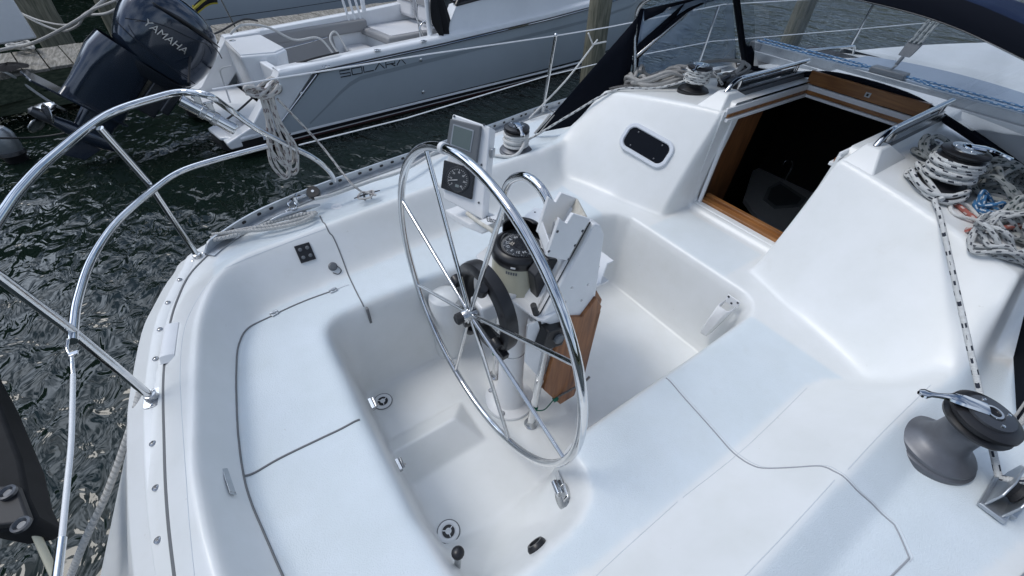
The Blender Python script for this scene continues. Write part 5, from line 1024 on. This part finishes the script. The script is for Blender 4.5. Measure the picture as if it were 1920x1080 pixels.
for side in (-1, 1):
    rows = [hullrow((-.30+.72*f, 10.15), 0, side) for f in (0,)]; rows = []
    for f in np.linspace(0, 1, 8):
        row = []
        for x in np.linspace(0, 1, 44):
            zt_ = .15+f*(shz(10.15*x)-.11-.15); x_ = (-.42+.95*f)*(1-x)+10.15*x; row.append((x_, YC+side*(hb(x_)+flare(x_, zt_)), .15+f*(shz(x_)-.11-.15)))
        rows.append(row)
    mb = MB(); mb.grid(rows); hs_ = build(mb, 'hull_side', m_pgrey, PB, local=True)
    strip(-.45, 10.15, [(lambda x: .15, -.05), (lambda x: .115, -.045)], 'spray_stripe', m_pw, side, hs_)
    mb = MB(); mb.grid([[(x, YC+side*(hb(x)-.05-a), z) for x in np.linspace(-.5, 10.0, 40)] for a, z in ((0,.117),(.01,.055))]); build(mb, 'boot_stripe', m_pdk, PB, local=True)
    mb = MB(); mb.grid([[(x, YC+side*(hb(x)-.065-a), z) for x in np.linspace(-.5, 10.0, 40)] for a, z in ((0,.056),(.004,.036))]); build(mb, 'white_stripe', m_pw, PB, local=True)
    mb = MB(); mb.grid([[(x, YC+side*(hb(x)-.07-a)*(1 if a < .5 else .3), z) for x in np.linspace(-.5, 9.9, 40)] for a, z in ((0,.037),(.03,-.05),(.7,-.5))]); build(mb, 'bottom', m_red, PB, local=True)
    # rub rail, topsides band, gunwale cap
    strip(.45, 10.15, [(lambda x: shz(x)-.115, .004), (lambda x: shz(x)-.112, .03), (lambda x: shz(x)-.080, .03), (lambda x: shz(x)-.075, .004)], 'rub_rail', m_pdk, side)
    strip(.45, 10.15, [(lambda x: shz(x)-.102, .031), (lambda x: shz(x)-.098, .036), (lambda x: shz(x)-.090, .031)], 'rail_insert', m_chrome, side)
    mb = MB(); rows = []
    for o_, z_ in ((.006,-.08),(0,-.03),(-.02,.0),(-.06,.012),(-.20,.015),(-.22,.0),(-.22,-.08)): rows.append([(x, YC+side*(hb(x)+o_), shz(x)+z_) for x in np.linspace(-.02, 10.1, 50)])
    mb.grid(rows); gw = build(mb, 'gunwale', m_pw, PB, local=True)
    mb = MB(); mb.grid([[(x, YC+side*(hb(x)-.215), z if z < .5 else shz(x)-.04) for x in np.linspace(.05, 3.9, 20)] for z in (.32,.9)]); build(mb, 'liner', m_pw, PB, local=True)
    # quarter fairing down to the swim platform
    y0 = YC+side*1.13; mb = MB(); mb.prism([(-.93,y0,.14),(-.95,y0,.24),(-.60,y0,.36),(-.05,y0,.92),(.0,y0,.995),(.55,y0,.995),(.47,y0,.90),(-.40,y0,.14)], (0,-side*.20,0)); build(mb, 'quarter', m_pw, PB, local=True, bevel=.02)
    mb = MB(); q0 = YC+side*(1.155); mb.tube([(-.46,q0+side*.002,.15),(.50,q0+side*.028,.90)], .010, 6); build(mb, 'panel_edge_trim', m_chrome, PB, local=True)
mb = MB(); P = [(-.10,YC-1.1,.22),(-.75,YC-1.15,.22),(-.98,YC-.95,.22),(-1.0,YC-.55,.22),(-.80,YC-.42,.22),(-.80,YC+.42,.22),(-1.0,YC+.55,.22),(-.98,YC+.95,.22),(-.75,YC+1.15,.22),(-.10,YC+1.1,.22)]
mb.prism(P, (0,0,.055)); pf_ = build(mb, 'swim_platform', m_pw, PB, local=True, bevel=.02)
mb = MB(); mb.prism([Vector(p)*1.0+Vector((0,0,-.13)) for p in P], (0,0,.125)); build(mb, 'platform_underside', m_pdk, pf_, local=True)
for k in range(9):
    mb = MB(); mb.box((-.55, YC-1.0+.055*k, .279), (.62,.042,.004)); build(mb, 'tread_strip', m_cushw, pf_, local=True)
for k in range(3): mb = MB(); mb.box((-.72+.2*k, YC-.66, .30+.02*k), (.12,.16,.05)); build(mb, 'step', m_pw, pf_, local=True, bevel=.01)
mb = MB(); mb.box((1.9, YC, .30), (3.9, 2.1, .04)); build(mb, 'cockpit_sole', mat('cockpit_sole', (.5,.51,.52), .6, var=.1), PB, local=True)
mb = MB(); mb.box((.02, YC, .60), (.10, 2.05, .72)); build(mb, 'transom', m_pw, PB, local=True, bevel=.02)
# white moulded locker at the stern
mb = MB(); top = [(-.24,-.66),(.22,-.80),(.42,-.66),(.42,.30),(-.14,.30)]; bot = [(-.10,-.60),(.22,-.70),(.36,-.60),(.36,.28),(-.05,.28)]
mb.add([(a,b,1.04) for a,b in top]+[(a,b,.29) for a,b in bot], [(0,1,2,3,4),(9,8,7,6,5)]+[(i,5+i,5+(i+1)%5,(i+1)%5) for i in range(5)]); lk = build(mb, 'stern_locker', m_pw, PB, local=True, bevel=.035)
mb = MB(); mb.prism([(a*.93+.005,b*.93-.015,1.035) for a,b in top], (0,0,.022)); build(mb, 'locker_lid', m_pw, lk, local=True, bevel=.008)
mb = MB(); mb.lathe([(.045,0),(.045,.006),(.03,.01),(0,.01)], (-.06,.12,1.056), n=20); mb.box((.1,-.70,.88), (.12,.03,.03)); mb.box((.3,-.68,.90), (.06,.03,.03)); build(mb, 'lid_hardware', m_steel, lk, local=True)
mb = MB(); mb.tube(fillet([(-.45,-.1,.3),(-.42,-.1,.78),(-.25,-.12,.80)], .06), .013, 8); build(mb, 'boarding_handle', m_white, PB, local=True)
# far bolster, transom seat folded
mb = MB(); mb.box((1.4, .76, .86), (2.2,.12,.20)); build(mb, 'side_bolster', m_cush, PB, local=True, bevel=.04)
mb = MB(); mb.box((1.15, .72, .62), (1.25,.07,.46), Euler((R(-8),0,0))); sb_ = build(mb, 'folding_seat', m_cush, PB, local=True, bevel=.03)
mb = MB(); mb.tube(fillet([(.72,.62,.70),(.72,.56,.72),(1.6,.56,.80),(1.6,.62,.78)], .03), .012, 8); build(mb, 'seat_handle', m_chrome, sb_, local=True)
# helm seating
mb = MB(); mb.box((3.05,.35,.52), (1.15,1.05,.36)); build(mb, 'seat_base', m_pw, PB, local=True, bevel=.03)
mb = MB(); mb.box((3.0,.35,.76), (1.22,1.08,.13)); sc_ = build(mb, 'lounge_cushion', m_cush, PB, local=True, bevel=.04)
mb = MB(); mb.box((3.02,.35,.828), (1.02,.88,.012)); build(mb, 'cushion_panel', m_cushw, sc_, local=True, bevel=.005)
for y_ in (.72,.0):
    mb = MB(); mb.box((3.45,y_,1.22), (.16,.56,.62), Euler((0,R(10),0))); b_ = build(mb, 'seat_back', m_cushw, PB, local=True, bevel=.06)
    mb = MB(); mb.box((3.36,y_,1.24), (.02,.60,.10), Euler((0,R(10),0))); build(mb, 'back_band', m_cush, b_, local=True, bevel=.008)
mb = MB(); mb.box((2.15,.58,.50), (.42,.40,.14)); build(mb, 'white_stool', m_cushw, PB, local=True, bevel=.04)
mb = MB(); mb.box((3.15,-.98,.86), (.78,.34,.14)); cn_ = build(mb, 'side_counter', m_pw, PB, local=True, bevel=.02); mb = MB(); mb.box((3.15,-.98,.94), (.7,.28,.02)); build(mb, 'counter_top', m_cush, cn_, local=True, bevel=.006)
mb = MB(); mb.tube(fillet([(2.55,-.96,.6),(2.55,-.96,1.18),(2.95,-.96,1.22),(3.0,-.96,.9)], .16), .014, 10); build(mb, 'grab_hoop', m_chrome, PB, local=True)
# hardtop posts
for x_, y_ in ((2.52,-1.30),(2.52,.80),(3.05,-1.32)):
    mb = MB(); mb.tube([(x_, y_, 1.05),(x_-.0,y_*.97,3.1)], .042 if x_ < 3 else .03, 14); build(mb, 'hardtop_post', m_pw, PB, local=True)
mb = MB(); mb.tube([(2.52,-1.30,1.85),(3.05,-1.32,1.85)], .026, 10); build(mb, 'hardtop_brace', m_pw, PB, local=True)
mb = MB(); [mb.tube([(2.1+.12*k,.62,1.0),(2.0+.12*k,.66,1.75)], .022, 10) for k in range(3)]; build_each(mb, 'rod_tube', m_pw, PB, local=True)
mb = MB(); [mb.tube([a_, b_], .010, 8) for a_, b_ in (((2.6,-.9,.3),(2.55,-.9,2.6)),((3.0,-.4,.8),(2.3,-.35,2.8)))]; build_each(mb, 'grab_pole', m_chrome, PB, local=True)
# cabin side, windscreen
mb = MB(); xs_ = np.linspace(2.75, 8.2, 24); rows = []
def cz_(x): return float(np.interp(x, [2.75,3.0,3.8,4.6,6,8.2], [1.08,1.46,1.54,1.50,1.42,1.35]))
for o_, f in ((-.02,0),(-.07,.15),(-.12,1),(-.30,1.03)): rows.append([(x, YC-(hb(x)+o_), shz(x)+.0+(max(shz(x)+.01, cz_(x))-shz(x))*f) for x in xs_])
mb.grid(rows); build(mb, 'cabin_side', m_pw, PB, local=True)
mb = MB(); mb.grid([[(x, YC-(hb(x)-.13-.16*f), cz_(x)+(.0+.42*f*float(ss((x-2.9)/.5)))) for x in np.linspace(3.0, 5.4, 14)] for f in (0,.5,1)]); wg_ = build(mb, 'side_glass', m_smoke, PB, local=True)
mb = MB(); mb.tube([(x, YC-(hb(x)-.125), cz_(x)+.005) for x in np.linspace(3.0, 5.6, 14)], .022, 8); mb.tube([(3.0,YC-(hb(3)-.13),1.46),(3.35,YC-(hb(3)-.2),1.85),(3.8,YC-(hb(3)-.26),2.05)], .03, 8); build(mb, 'glass_frame', m_pdk, wg_, local=True)
mb = MB(); mb.grid([[(x, YC+s_*(hb(x)-.30), 1.45-.06*(x-4)) for x in np.linspace(4.2, 9.0, 12)] for s_ in (-1,-.5,.5,1)]); build(mb, 'foredeck', m_pw, PB, local=True)
# small fittings: rod holders, vents, screws, fuel cap, lettering on the topside
for px, py in ((610,116),(707,90),(795,76)):
    c = ptl(px, py, 2, 1.07); c.z = shz(c.x)+.014; mb = MB(); mb.lathe([(.05,0),(.05,.005),(.036,.008),(.032,.001),(0,.001)], c, n=20); q_ = build(mb, 'rod_holder_rim', m_chrome, PB, local=True); mb = MB(); mb.lathe([(.032,.0022),(0,.0022)], c, n=16); build(mb, 'holder_bore', m_pdk, q_, local=True)
for k in range(24):
    x_ = .3+.32*k; mb = MB(); mb.lathe([(.012,0),(.012,.004),(0,.006)], (x_, YC-hb(x_)+.004, shz(x_)-.045), (0,-1,.2), 8); build(mb, 'topside_stud', m_dgrey, PB, local=True)
for px, py in ((571,179),(788,112),(796,174),(881,173)):
    c = ptl(px, py, 1, YC-1.24); c.y = YC-(hb(c.x)+flare(c.x, c.z))-.002; mb = MB(); mb.lathe([(.026,0),(.026,.008),(.016,.012),(.012,.004),(0,.004)], c, (0,-1,0), 16); build(mb, 'through_hull', m_chrome, PB, local=True)
c = ptl(517,165,1,YC-1.15); c.y = YC-1.135; mb = MB(); mb.lathe([(.085,0),(.085,.014),(.07,.02),(.06,.02)], c, (-.1,-1,.15), 30); fc_ = build(mb, 'shore_power_inlet', m_chrome, PB, local=True); mb = MB(); mb.lathe([(.06,.012),(.055,.014),(.04,.03),(0,.034)], c, (-.1,-1,.15), 24); build(mb, 'inlet_cap', m_screen, fc_, local=True)
# dark lower accent line along the topside
mb = MB(); rows = []
for dz in (0,.055): rows.append([(x, YC-(hb(x)+flare(x, float(np.interp(x,[.2,.85,1.1,9.5],[.20,.60,.68,1.05]))))-.003, float(np.interp(x,[.2,.85,1.1,9.5],[.20,.60,.68,1.05]))+dz) for x in np.linspace(.2, 9.0, 50)])
mb.grid(rows); build(mb, 'accent_line', mat('accent_grey', (.27,.31,.34), .3), PB, local=True)
G = {'S':[[(1,1),(0,1),(0,.52),(1,.48),(1,0),(0,0)]],'O':[[(0,0),(0,1),(1,1),(1,0),(0,0)]],'L':[[(0,1),(0,0),(1,0)]],'A':[[(0,0),(.5,1),(1,0)]],'R':[[(0,0),(0,1),(1,1),(1,.5),(.1,.5)],[(.55,.5),(1,0)]]}
x0_ = ptl(641,146,1,YC-1.22); x1_ = ptl(765,119,1,YC-1.26); adv = (x1_.x-x0_.x)/6
for k, ch in enumerate('SOLARA'):
    mb = MB(); 
    for stx in G[ch]:
        P = [(x0_.x+adv*(k+.84*a+.0), x0_.z+(x1_.z-x0_.z)*k/6+.085*b) for a, b in stx]; mb.tube([(x, YC-(hb(x)+flare(x, z))-.003, z) for x, z in P], .0075, 6)
    build(mb, 'hull_lettering', m_pdk, hs_ if False else PB, local=True)
# towel and lines on the powerboat
tw = MB(); t0_ = Vector((2.62,-1.36,1.80)); rows = []
for f in np.linspace(0, 1, 8):
    wd = .04+.20*math.sin(min(1,f*1.35)*math.pi*.5)*(1 if f < .75 else (1.0-(f-.75)*2.6)); row = []
    for g in np.linspace(-1, 1, 9): row.append(t0_+Vector((.10*f+wd*g*.8, .0-.10*f+.035*math.cos(g*7)*f, -.80*f-.05*g*f)))
    rows.append(row)
tw.grid(rows); q_ = build(tw, 'towel', m_cloth, None, local=True, solid=.012); 
for v in q_.data.vertices: v.co = WM[PB.name]@v.co
tag(q_, 'black towel hanging from the white post of the powerboat', 'towel')
def wline(name, pts, r_, m, label, cat='rope', smooth=8):
    mb = MB(); mb.tube([WM[PB.name]@Vector(p) for p in pts], r_, 8, smooth=smooth); return tag(build(mb, name, m), label, cat)
wline('hose', [(.05,.55,1.05),(.25,.50,1.16),(.6,.45,1.10),(.95,.40,.88),(1.35,.35,.86),(1.5,.2,.60),(1.62,.15,.48),(1.55,.35,.80),(1.7,.4,.9),(1.78,.25,.62)], .018, m_ropew, 'white hose trailing from the powerboat stern over its grey folding seat', 'hose')
m_blk = m_rubber
wline('power_cable', [(-.95,-1.6,.62),(-.75,-1.1,.45),(-.4,-.95,.55),(.1,-1.1,.9),(.45,-1.3,1.03),(.9,-1.32,1.06)], .014, m_blk, 'black cable from the outboard to the near gunwale of the powerboat', 'cable')
wline('power_cable', [(-1.0,-.9,.9),(-.75,-.5,1.15),(-.45,.0,1.16),(-.1,.4,1.14),(.3,.55,1.22),(.6,.85,1.12)], .014, m_blk, 'black cable arching over the white stern locker of the powerboat', 'cable')

# ------------------------------------------------------------------ its outboard motor, tilted up
m_cowl = mat('cowling_navy', (.026,.038,.062), .16, .35, coat=1.0, var=.15, vscale=3); m_cowld = mat('cowling_dark', (.012,.015,.022), .25, coat=.5)
TI = R(50)
om = thing('outboard_motor', 'big navy blue outboard motor tilted up on the powerboat stern, lettered cowling', 'outboard motor', WM[PB.name]@Vector((-.97,-.25,1.22)), Euler((0, TI, R(9))))
om.scale = (1.13,)*3; WM[om.name] = WM[om.name]@Matrix.Diagonal((1.13,1.13,1.13,1))
def osec(z, xa, xb, w, n=28, p=2.6):
    """closed section at height z (engine frame): fore-aft from xa to xb, half width w"""
    c = (xa+xb)/2; a = (xb-xa)/2; out = []
    for k in range(n+1):
        t_ = 2*math.pi*k/n; ct, st_ = math.cos(t_), math.sin(t_); out.append((c+a*math.copysign(abs(ct)**(2/p), ct), w*math.copysign(abs(st_)**(2/p), st_), z))
    return out
secs = [(-.30,-.34,.36,.24),(-.26,-.40,.42,.27),(-.10,-.46,.47,.31),(.10,-.50,.48,.325),(.28,-.49,.45,.315),(.40,-.44,.37,.28),(.48,-.34,.26,.22),(.52,-.20,.12,.13),(.53,-.06,0,.03)]
mb = MB(); mb.grid([osec(*q) for q in secs]); mb.add([*osec(-.30,-.34,.36,.24)[:-1]], [tuple(range(28))]); cw_ = build(mb, 'cowling', m_cowl, om, local=True, subsurf=1, sharp=75)
# side panel lines, air intake, lower trim
mb = MB(); mb.tube([(-.45,-.33*0-.318,.0),(-.2,-.333,.16),(.1,-.332,.24),(.30,-.312,.30),(.44,-.25,.25)], .006, 6, smooth=5); mb.tube([(-.475,-.25,-.08),(-.3,-.300,-.13),(0,-.312,-.17),(.35,-.285,-.19)], .006, 6, smooth=5); build(mb, 'panel_line', m_cowld, cw_, local=True)
mb = MB(); rows = [[(x, -y_-.006, z+dz*hh) for x, y_, z, hh in ((-.34,.30,.30,.3),(-.1,.305,.33,1),(.15,.295,.345,1),(.36,.235,.34,.2))] for dz in (-.022,.022)]; mb.grid(rows); build(mb, 'air_intake', m_pdk, cw_, local=True, solid=.02)
mb = MB(); mb.grid([osec(*q) for q in ((-.31,-.36,.38,.255),(-.36,-.36,.36,.245),(-.44,-.33,.30,.20))]); build(mb, 'lower_cowling', m_cowld, om, local=True)
mb = MB(); mb.grid([osec(*q) for q in ((-.28,-.52,.04,.24),(-.45,-.54,.04,.22),(-.65,-.52,.05,.18),(-.85,-.50,.06,.13),(-1.08,-.50,.08,.11))]); ml_ = build(mb, 'midsection', m_cowl, om, local=True)
mb = MB(); mb.box((.17,0,-.55), (.20,.22,.55)); mb.box((.30,0,-.50), (.10,.34,.42)); build(mb, 'transom_bracket', m_cowld, om, local=True, bevel=.02)
mb = MB(); mb.prism([(-.74,-.20,-1.07),(-.80,0,-1.07),(-.74,.20,-1.07),(-.2,.18,-1.07),(.12,.05,-1.07),(.12,-.05,-1.07),(-.2,-.18,-1.07)], (0,0,.022)); mb.prism([(-.45,-.09,-.90),(-.45,.09,-.90),(.05,.06,-.90),(.05,-.06,-.90)], (0,0,.014)); build(mb, 'cavitation_plate', m_cowl, om, local=True, bevel=.004)
mb = MB(); mb.grid([osec(z, a, b, w, 20, 2.0) for z, a, b, w in ((-1.06,-.30,.06,.07),(-1.25,-.28,.05,.05),(-1.36,-.26,.04,.045))]); mb.lathe([(0,-.30),(.05,-.27),(.085,-.15),(.09,.05),(.07,.22),(.055,.30),(0,.30)], (-.12,0,-1.38), (-1,0,0), 24); build(mb, 'lower_unit', m_cowl, om, local=True)
mb = MB(); mb.prism([(-.2,-.008,-1.45),(.05,-.008,-1.45),(-.02,-.008,-1.66),(-.20,-.008,-1.70)], (0,.016,0)); build(mb, 'skeg', m_cowl, om, local=True, bevel=.004)
mb = MB(); pc = Vector((-.50,0,-1.38)); mb.lathe([(.055,-.09),(.06,.02),(.045,.10),(0,.12)], pc, (-1,0,0), 20); ph_ = build(mb, 'propeller_hub', m_dgrey, om, local=True)
for k in range(3):
    a = k*2.094+.5; rows = []
    for r_, w_, tw_ in ((.05,.045,.9),(.10,.085,.8),(.16,.105,.65),(.20,.08,.55),(.22,.02,.5)):
        e = Vector((0, math.cos(a), math.sin(a))); tg = Vector((0, -math.sin(a), math.cos(a))); d_ = (tg*math.cos(tw_)+Vector((1,0,0))*math.sin(tw_)); rows.append([pc+e*r_+d_*w_*s_ for s_ in (-1,-.5,0,.5,1)])
    mb = MB(); mb.grid(rows); build(mb, 'propeller_blade', m_steel, ph_, local=True, solid=.006)
# lettering down the side of the cowling
WM[cw_.name] = WM[om.name]
Mw = WM[om.name]
text('cowl_lettering', 'YAMAHA', m_chrome, cw_, Mw@Vector((-.33,-.338,.09)), Mw.to_3x3()@Vector((1,0,-.05)), Mw.to_3x3()@Vector((.05,0,1)), .125, .012, 'LEFT', .95, .15)

# ------------------------------------------------------------------ second boat beyond, dock, pilings
m_bgrey = mat('far_boat_grey', (.42,.47,.52), .35)
b2 = thing('moored_boat', 'pale grey boat with white deck moored beyond the wooden dock', 'boat', (1.5,13.2,WATER), Euler((0,0,R(13))))
def b2h(x): return float(np.interp(x, [-3.2,-2.9,0,5,8,9.5], [.9,1.1,1.3,1.35,.9,.05]))
for side in (-1,1):
    mb = MB(); mb.grid([[(x, side*(b2h(x)-.16*(1-f)**1.5), -.3+f*(1.42+.03*x)) for x in np.linspace(-3.2, 9.5, 40)] for f in np.linspace(0,1,6)]); build(mb, 'hull_side', m_bgrey, b2, local=True)
    mb = MB(); mb.grid([[(x, side*(b2h(x)+o_), 1.12+.03*x+z_) for x in np.linspace(-3.2, 9.5, 40)] for o_, z_ in ((.0,.0),(.03,.005),(.03,.05),(0,.07),(-.12,.09),(-.25,.07))]); build(mb, 'gunwale', m_pw, b2, local=True)
    mb = MB(); mb.tube([(x, side*(b2h(x)+.02), 1.09+.03*x) for x in np.linspace(-3.2, 9.5, 40)], .02, 6); build(mb, 'rub_rail', m_pdk, b2, local=True)
    mb = MB(); mb.tube([(x, side*(b2h(x)-.05), .55+.02*x) for x in np.linspace(-3.2, 9.4, 40)], .012, 6); build(mb, 'hull_line', m_dgrey, b2, local=True)
mb = MB(); mb.grid([[(x, s_*(b2h(x)-.2), 1.15+.03*x+.05*(1-s_*s_)) for s_ in (-1,-.5,0,.5,1)] for x in np.linspace(-3.2, 9.3, 30)]); build(mb, 'deck', m_pw, b2, local=True)
mb = MB(); mb.prism([(-3.2,-.9,-.3),(-3.2,.9,-.3),(-3.2,1.05,1.05),(-3.2,-1.05,1.05)], (.05,0,0)); build(mb, 'transom', m_pw, b2, local=True)
mb = MB(); mb.tube([(x, -b2h(x)+.15, 1.55+.03*x) for x in np.linspace(-2.5, 7, 20)], .016, 8); [mb.tube([(x, -b2h(x)+.15, 1.2+.03*x),(x, -b2h(x)+.15, 1.55+.03*x)], .014, 8) for x in (-2.4,-.8,.8,2.4,4,5.6)]; build(mb, 'deck_rail', m_chrome, b2, local=True)
# dock: a run of grey planks along the far side with beams
DZ = -.30
m_dk = m_dock
dk = thing('dock', 'weathered wooden dock of grey planks with mossy beams behind the outboard', 'dock', (-2,9.3,DZ))
Dd = Vector((1, .20, 0)).normalized(); Dn_ = Vector((-Dd.y, Dd.x, 0)); o0 = Vector((-2.72, 8.66, DZ))
for k in range(-2, 26):
    c = o0+Dd*(.30*k+.15)+Dn_*.62; mb = MB(); mb.box(c+Vector((0,0,-.02+random.uniform(-.006,.006))), (.285,1.26+random.uniform(-.04,.04),.04), Euler((0,0,math.atan2(Dd.y,Dd.x)+random.uniform(-.01,.01)))); build(mb, 'plank', m_dk, dk, bevel=.004)
for off in (.06, 1.2):
    mb = MB(); mb.box(o0+Dd*3.6+Dn_*off+Vector((0,0,-.17)), (8.4,.09,.24), Euler((0,0,math.atan2(Dd.y,Dd.x)))); build(mb, 'beam', m_beam, dk, bevel=.01)
mb = MB(); mb.box(o0+Dd*3.6+Dn_*.02+Vector((0,0,-.42)), (8.4,.07,.22), Euler((0,0,math.atan2(Dd.y,Dd.x)))); build(mb, 'beam', m_beam, dk, bevel=.01)
Ed = Vector((-1,-.55,0)).normalized(); En = Vector((Ed.y,-Ed.x,0)); e0 = o0+Dd*-.02
dk2 = thing('dock', 'nearer dock arm of grey planks at the left edge angled towards the camera', 'dock', (-4,8.3,DZ))
for k in range(0, 16):
    c = e0+Ed*(.30*k+.12)+En*.66; mb = MB(); mb.box(c+Vector((0,0,-.024+random.uniform(-.006,.006))), (.285,1.32,.04), Euler((0,0,math.atan2(Ed.y,Ed.x)+random.uniform(-.012,.012)))); build(mb, 'plank', m_dk, dk2, bevel=.004)
mb = MB(); mb.box(e0+Ed*2.4+En*.05+Vector((0,0,-.2)), (5.0,.1,.30), Euler((0,0,math.atan2(Ed.y,Ed.x)))); build(mb, 'beam', m_beam, dk2, bevel=.01)
def piling(x, y, top_, r_, label, lean=(0,0), group=None):
    P = [Vector((x+lean[0]*f, y+lean[1]*f, WATER-1+(top_-WATER+1)*f)) for f in np.linspace(0, 1, 9)]
    mb = MB(); mb.tube(P, [r_*random.uniform(.96,1.05) for _ in P], 18); return tag(build(mb, 'dock_piling', m_pile, None, sharp=60), label, 'piling', group)
p1 = pt(1106,170,2,WATER); piling(p1.x, p1.y, 2.2, .20, 'thick mossy wooden piling standing between the powerboat and the navy canvas', (-.05,.05), 'wooden pilings')
p2 = pt(1468,110,2,WATER); piling(p2.x, p2.y, 1.9, .22, 'wooden piling in the water seen through the clear windscreen', (.0,.0), 'wooden pilings')
p3 = Vector((-2.45,10.7,0)); piling(p3.x, p3.y, .35, .24, 'short thick piling beside the white dock box at the upper left', (0,0), 'wooden pilings')
p4 = Vector((-1.6,11.4,0)); piling(p4.x, p4.y, .9, .17, 'slim dark piling in the shadow right of the short piling', (.1,0), 'wooden pilings')
mb = MB(); c = pt(14,22,2,.55); mb.box(c+Vector((-.38,.25,-.05)), (.8,.6,.6), Euler((0,0,R(25)))); tag(build(mb, 'dock_box', m_white, None, bevel=.03), 'white dock box at the upper left corner above the planks', 'dock box')
def cable(name, pts, r_, m, label, cat='mooring line'):
    mb = MB(); mb.tube(pts, r_, 8, smooth=8); return tag(build(mb, name, m), label, cat)
K = pt(58,82,2,.0)
cable('mooring_line', [pt(-30,100,2,-.1), pt(30,88,2,-.08), K, pt(95,66,2,.1), pt(150,35,2,.35), pt(190,5,2,.6), pt(215,-25,2,.8)], .022, m_ropet, 'main pale mooring line from the dock knot up to the right behind the outboard')
cable('mooring_line', [pt(40,25,2,.15), pt(70,42,2,.12), pt(115,58,2,.1), pt(145,48,2,.2), pt(160,30,2,.35), pt(200,25,2,.55), pt(230,8,2,.7), pt(245,-15,2,.8)], .016, m_ropet, 'sagging second mooring line looping up to the top edge')
cable('mooring_line', [pt(40,25,2,.15), pt(80,40,2,.2), pt(130,46,2,.25), pt(165,22,2,.45), pt(232,-5,2,.8)], .013, m_ropet, 'thin upper mooring line between the dock piling and the top edge')
cable('mooring_line', [pt(0,133,2,-.28), pt(12,136,2,-.26), pt(35,150,2,-.4), pt(70,175,2,-.6), pt(105,198,2,-.8), pt(122,206,2,-.95)], .020, m_ropew, 'white line dropping from the near dock arm into the water')
heapp = MB(); rg = random.Random(9); heapp.tube([pt(40+22*math.cos(k*1.1)+rg.uniform(-6,6), 84+6*math.sin(k*1.4)+rg.uniform(-3,3), 2, -.24+.01*k*.3) for k in range(26)], .018, 8, smooth=4); tag(build(heapp, 'mooring_knot', m_ropet), 'knotted turns of pale rope on the dock corner', 'mooring line')
c = pt(18,127,2,-.24); mb = MB(); mb.grid([[c+Vector((.22*math.cos(a)*r_, .16*math.sin(a)*r_*1.1, .06*(1-r_*r_)+.012*math.sin(5*a))) for a in np.linspace(0, 2*math.pi, 22)] for r_ in (0,.4,.7,1)]); tag(build(mb, 'black_cloth', m_cloth), 'small crumpled black cloth lying on the near dock arm', 'cloth')
# small motor standing in the water at the far left, flag and staff
sm = pt(33,300,2,WATER); so_ = thing('tender_motor', 'small silver and black motor head just above the dark water at the left', 'motor', (sm.x, sm.y, WATER))
mb = MB(); mb.grid([[(sm.x+a*math.cos(t_)*1.0, sm.y+a*math.sin(t_)*.7, z) for t_ in np.linspace(0, 2*math.pi, 20)] for a, z in ((.13,WATER+.12),(.15,WATER+.2),(.15,WATER+.36),(.11,WATER+.43),(0,WATER+.44))]); build(mb, 'motor_cover', m_alu, so_)
mb = MB(); mb.lathe([(.10,-.2),(.12,.05),(.15,.10),(.14,.13)], (sm.x, sm.y, WATER), n=20); build(mb, 'motor_leg', m_black, so_)
cable('black_line', [pt(-5,259,2,-.5), pt(60,258,2,-.6), pt(110,252,2,-.6), pt(160,240,2,-.5)], .012, m_rubber, 'thin black line stretched low over the water at the left', 'rope')
fl = thing('flag_staff', 'thin flagstaff with a small black and yellow flag before the grey boat', 'flag', pt(447,62,2,-.25))
f0 = pt(447,62,2,-.2); f1_ = pt(415,0,2,.35); d_ = (f1_-f0); mb = MB(); mb.tube([f0, f1_+d_*.25], .012, 8); build(mb, 'staff', m_steel, fl)
rows = [[f1_+d_*(.22-.30*g)+Vector((-.42*f-.08*g, .10*math.sin(f*6)*.4, -.16*f*f-.0)) for g in (0,.33,.66,1)] for f in np.linspace(0, 1, 9)]
mflag = mat('flag_black', (.015,.015,.02), .8); mb = MB(); mb.grid(rows); fg_ = build(mb, 'flag_cloth', mflag, fl, solid=.004)
mb = MB(); mb.tube([r_[3] for r_ in rows]+[r_[0] for r_ in rows[::-1]][:1], .014, 6); mb.tube([r_[1]+Vector((0,-.01,0)) for r_ in rows], .022, 6); build(mb, 'yellow_band', mat('flag_yellow', (.45,.38,.05), .8), fg_)

# ------------------------------------------------------------------ far shore, out of view: banks, and trees added and shaped for dark reflections
m_tree = mat('unseen_trees', (.035,.055,.028), .95, var=.5, vscale=.8); rg = np.random.default_rng(3)
mb = MB(); N_ = 4200
for k in range(N_):
    a = rg.uniform(0, 2*math.pi); pr = float(ss((1.2-abs((a-1.75+math.pi)%(2*math.pi)-math.pi))/.5)); rr = (70-38*pr)+rg.uniform(0, 10); hgt_ = 8+3*math.sin(a*5)+2*math.sin(a*11+1)+4.0*pr; hgt_ *= 1-.7*float(ss((1.1-abs((a-.25+math.pi)%(2*math.pi)-math.pi))/.4)); z = WATER+rg.uniform(0, 1)**.8*hgt_; s_ = rg.uniform(1.2, 3.2)
    c = Vector((rr*math.cos(a), rr*math.sin(a), z)); d = [Vector(rg.normal(size=3)).normalized()*s_ for _ in range(6)]
    mb.add([c+q_ for q_ in d], [(0,1,2),(0,2,3),(0,3,4),(1,4,5),(2,5,3)])
tag(build(mb, 'unseen_trees', m_tree, None, smooth=False), 'unseen ring of dark trees added for the water and steel to reflect', 'trees', kind='stuff')
mb = MB(); mb.grid([[(r_*math.cos(a), r_*math.sin(a), z) for a in np.linspace(0, 2*math.pi, 90)] for r_, z in ((66,WATER-.2),(72,WATER+1.5),(150,WATER+4),(390,WATER+3))]); struct(build(mb, 'shore', mat('shore_ground', (.10,.11,.06), .95, var=.4, vscale=.1)))
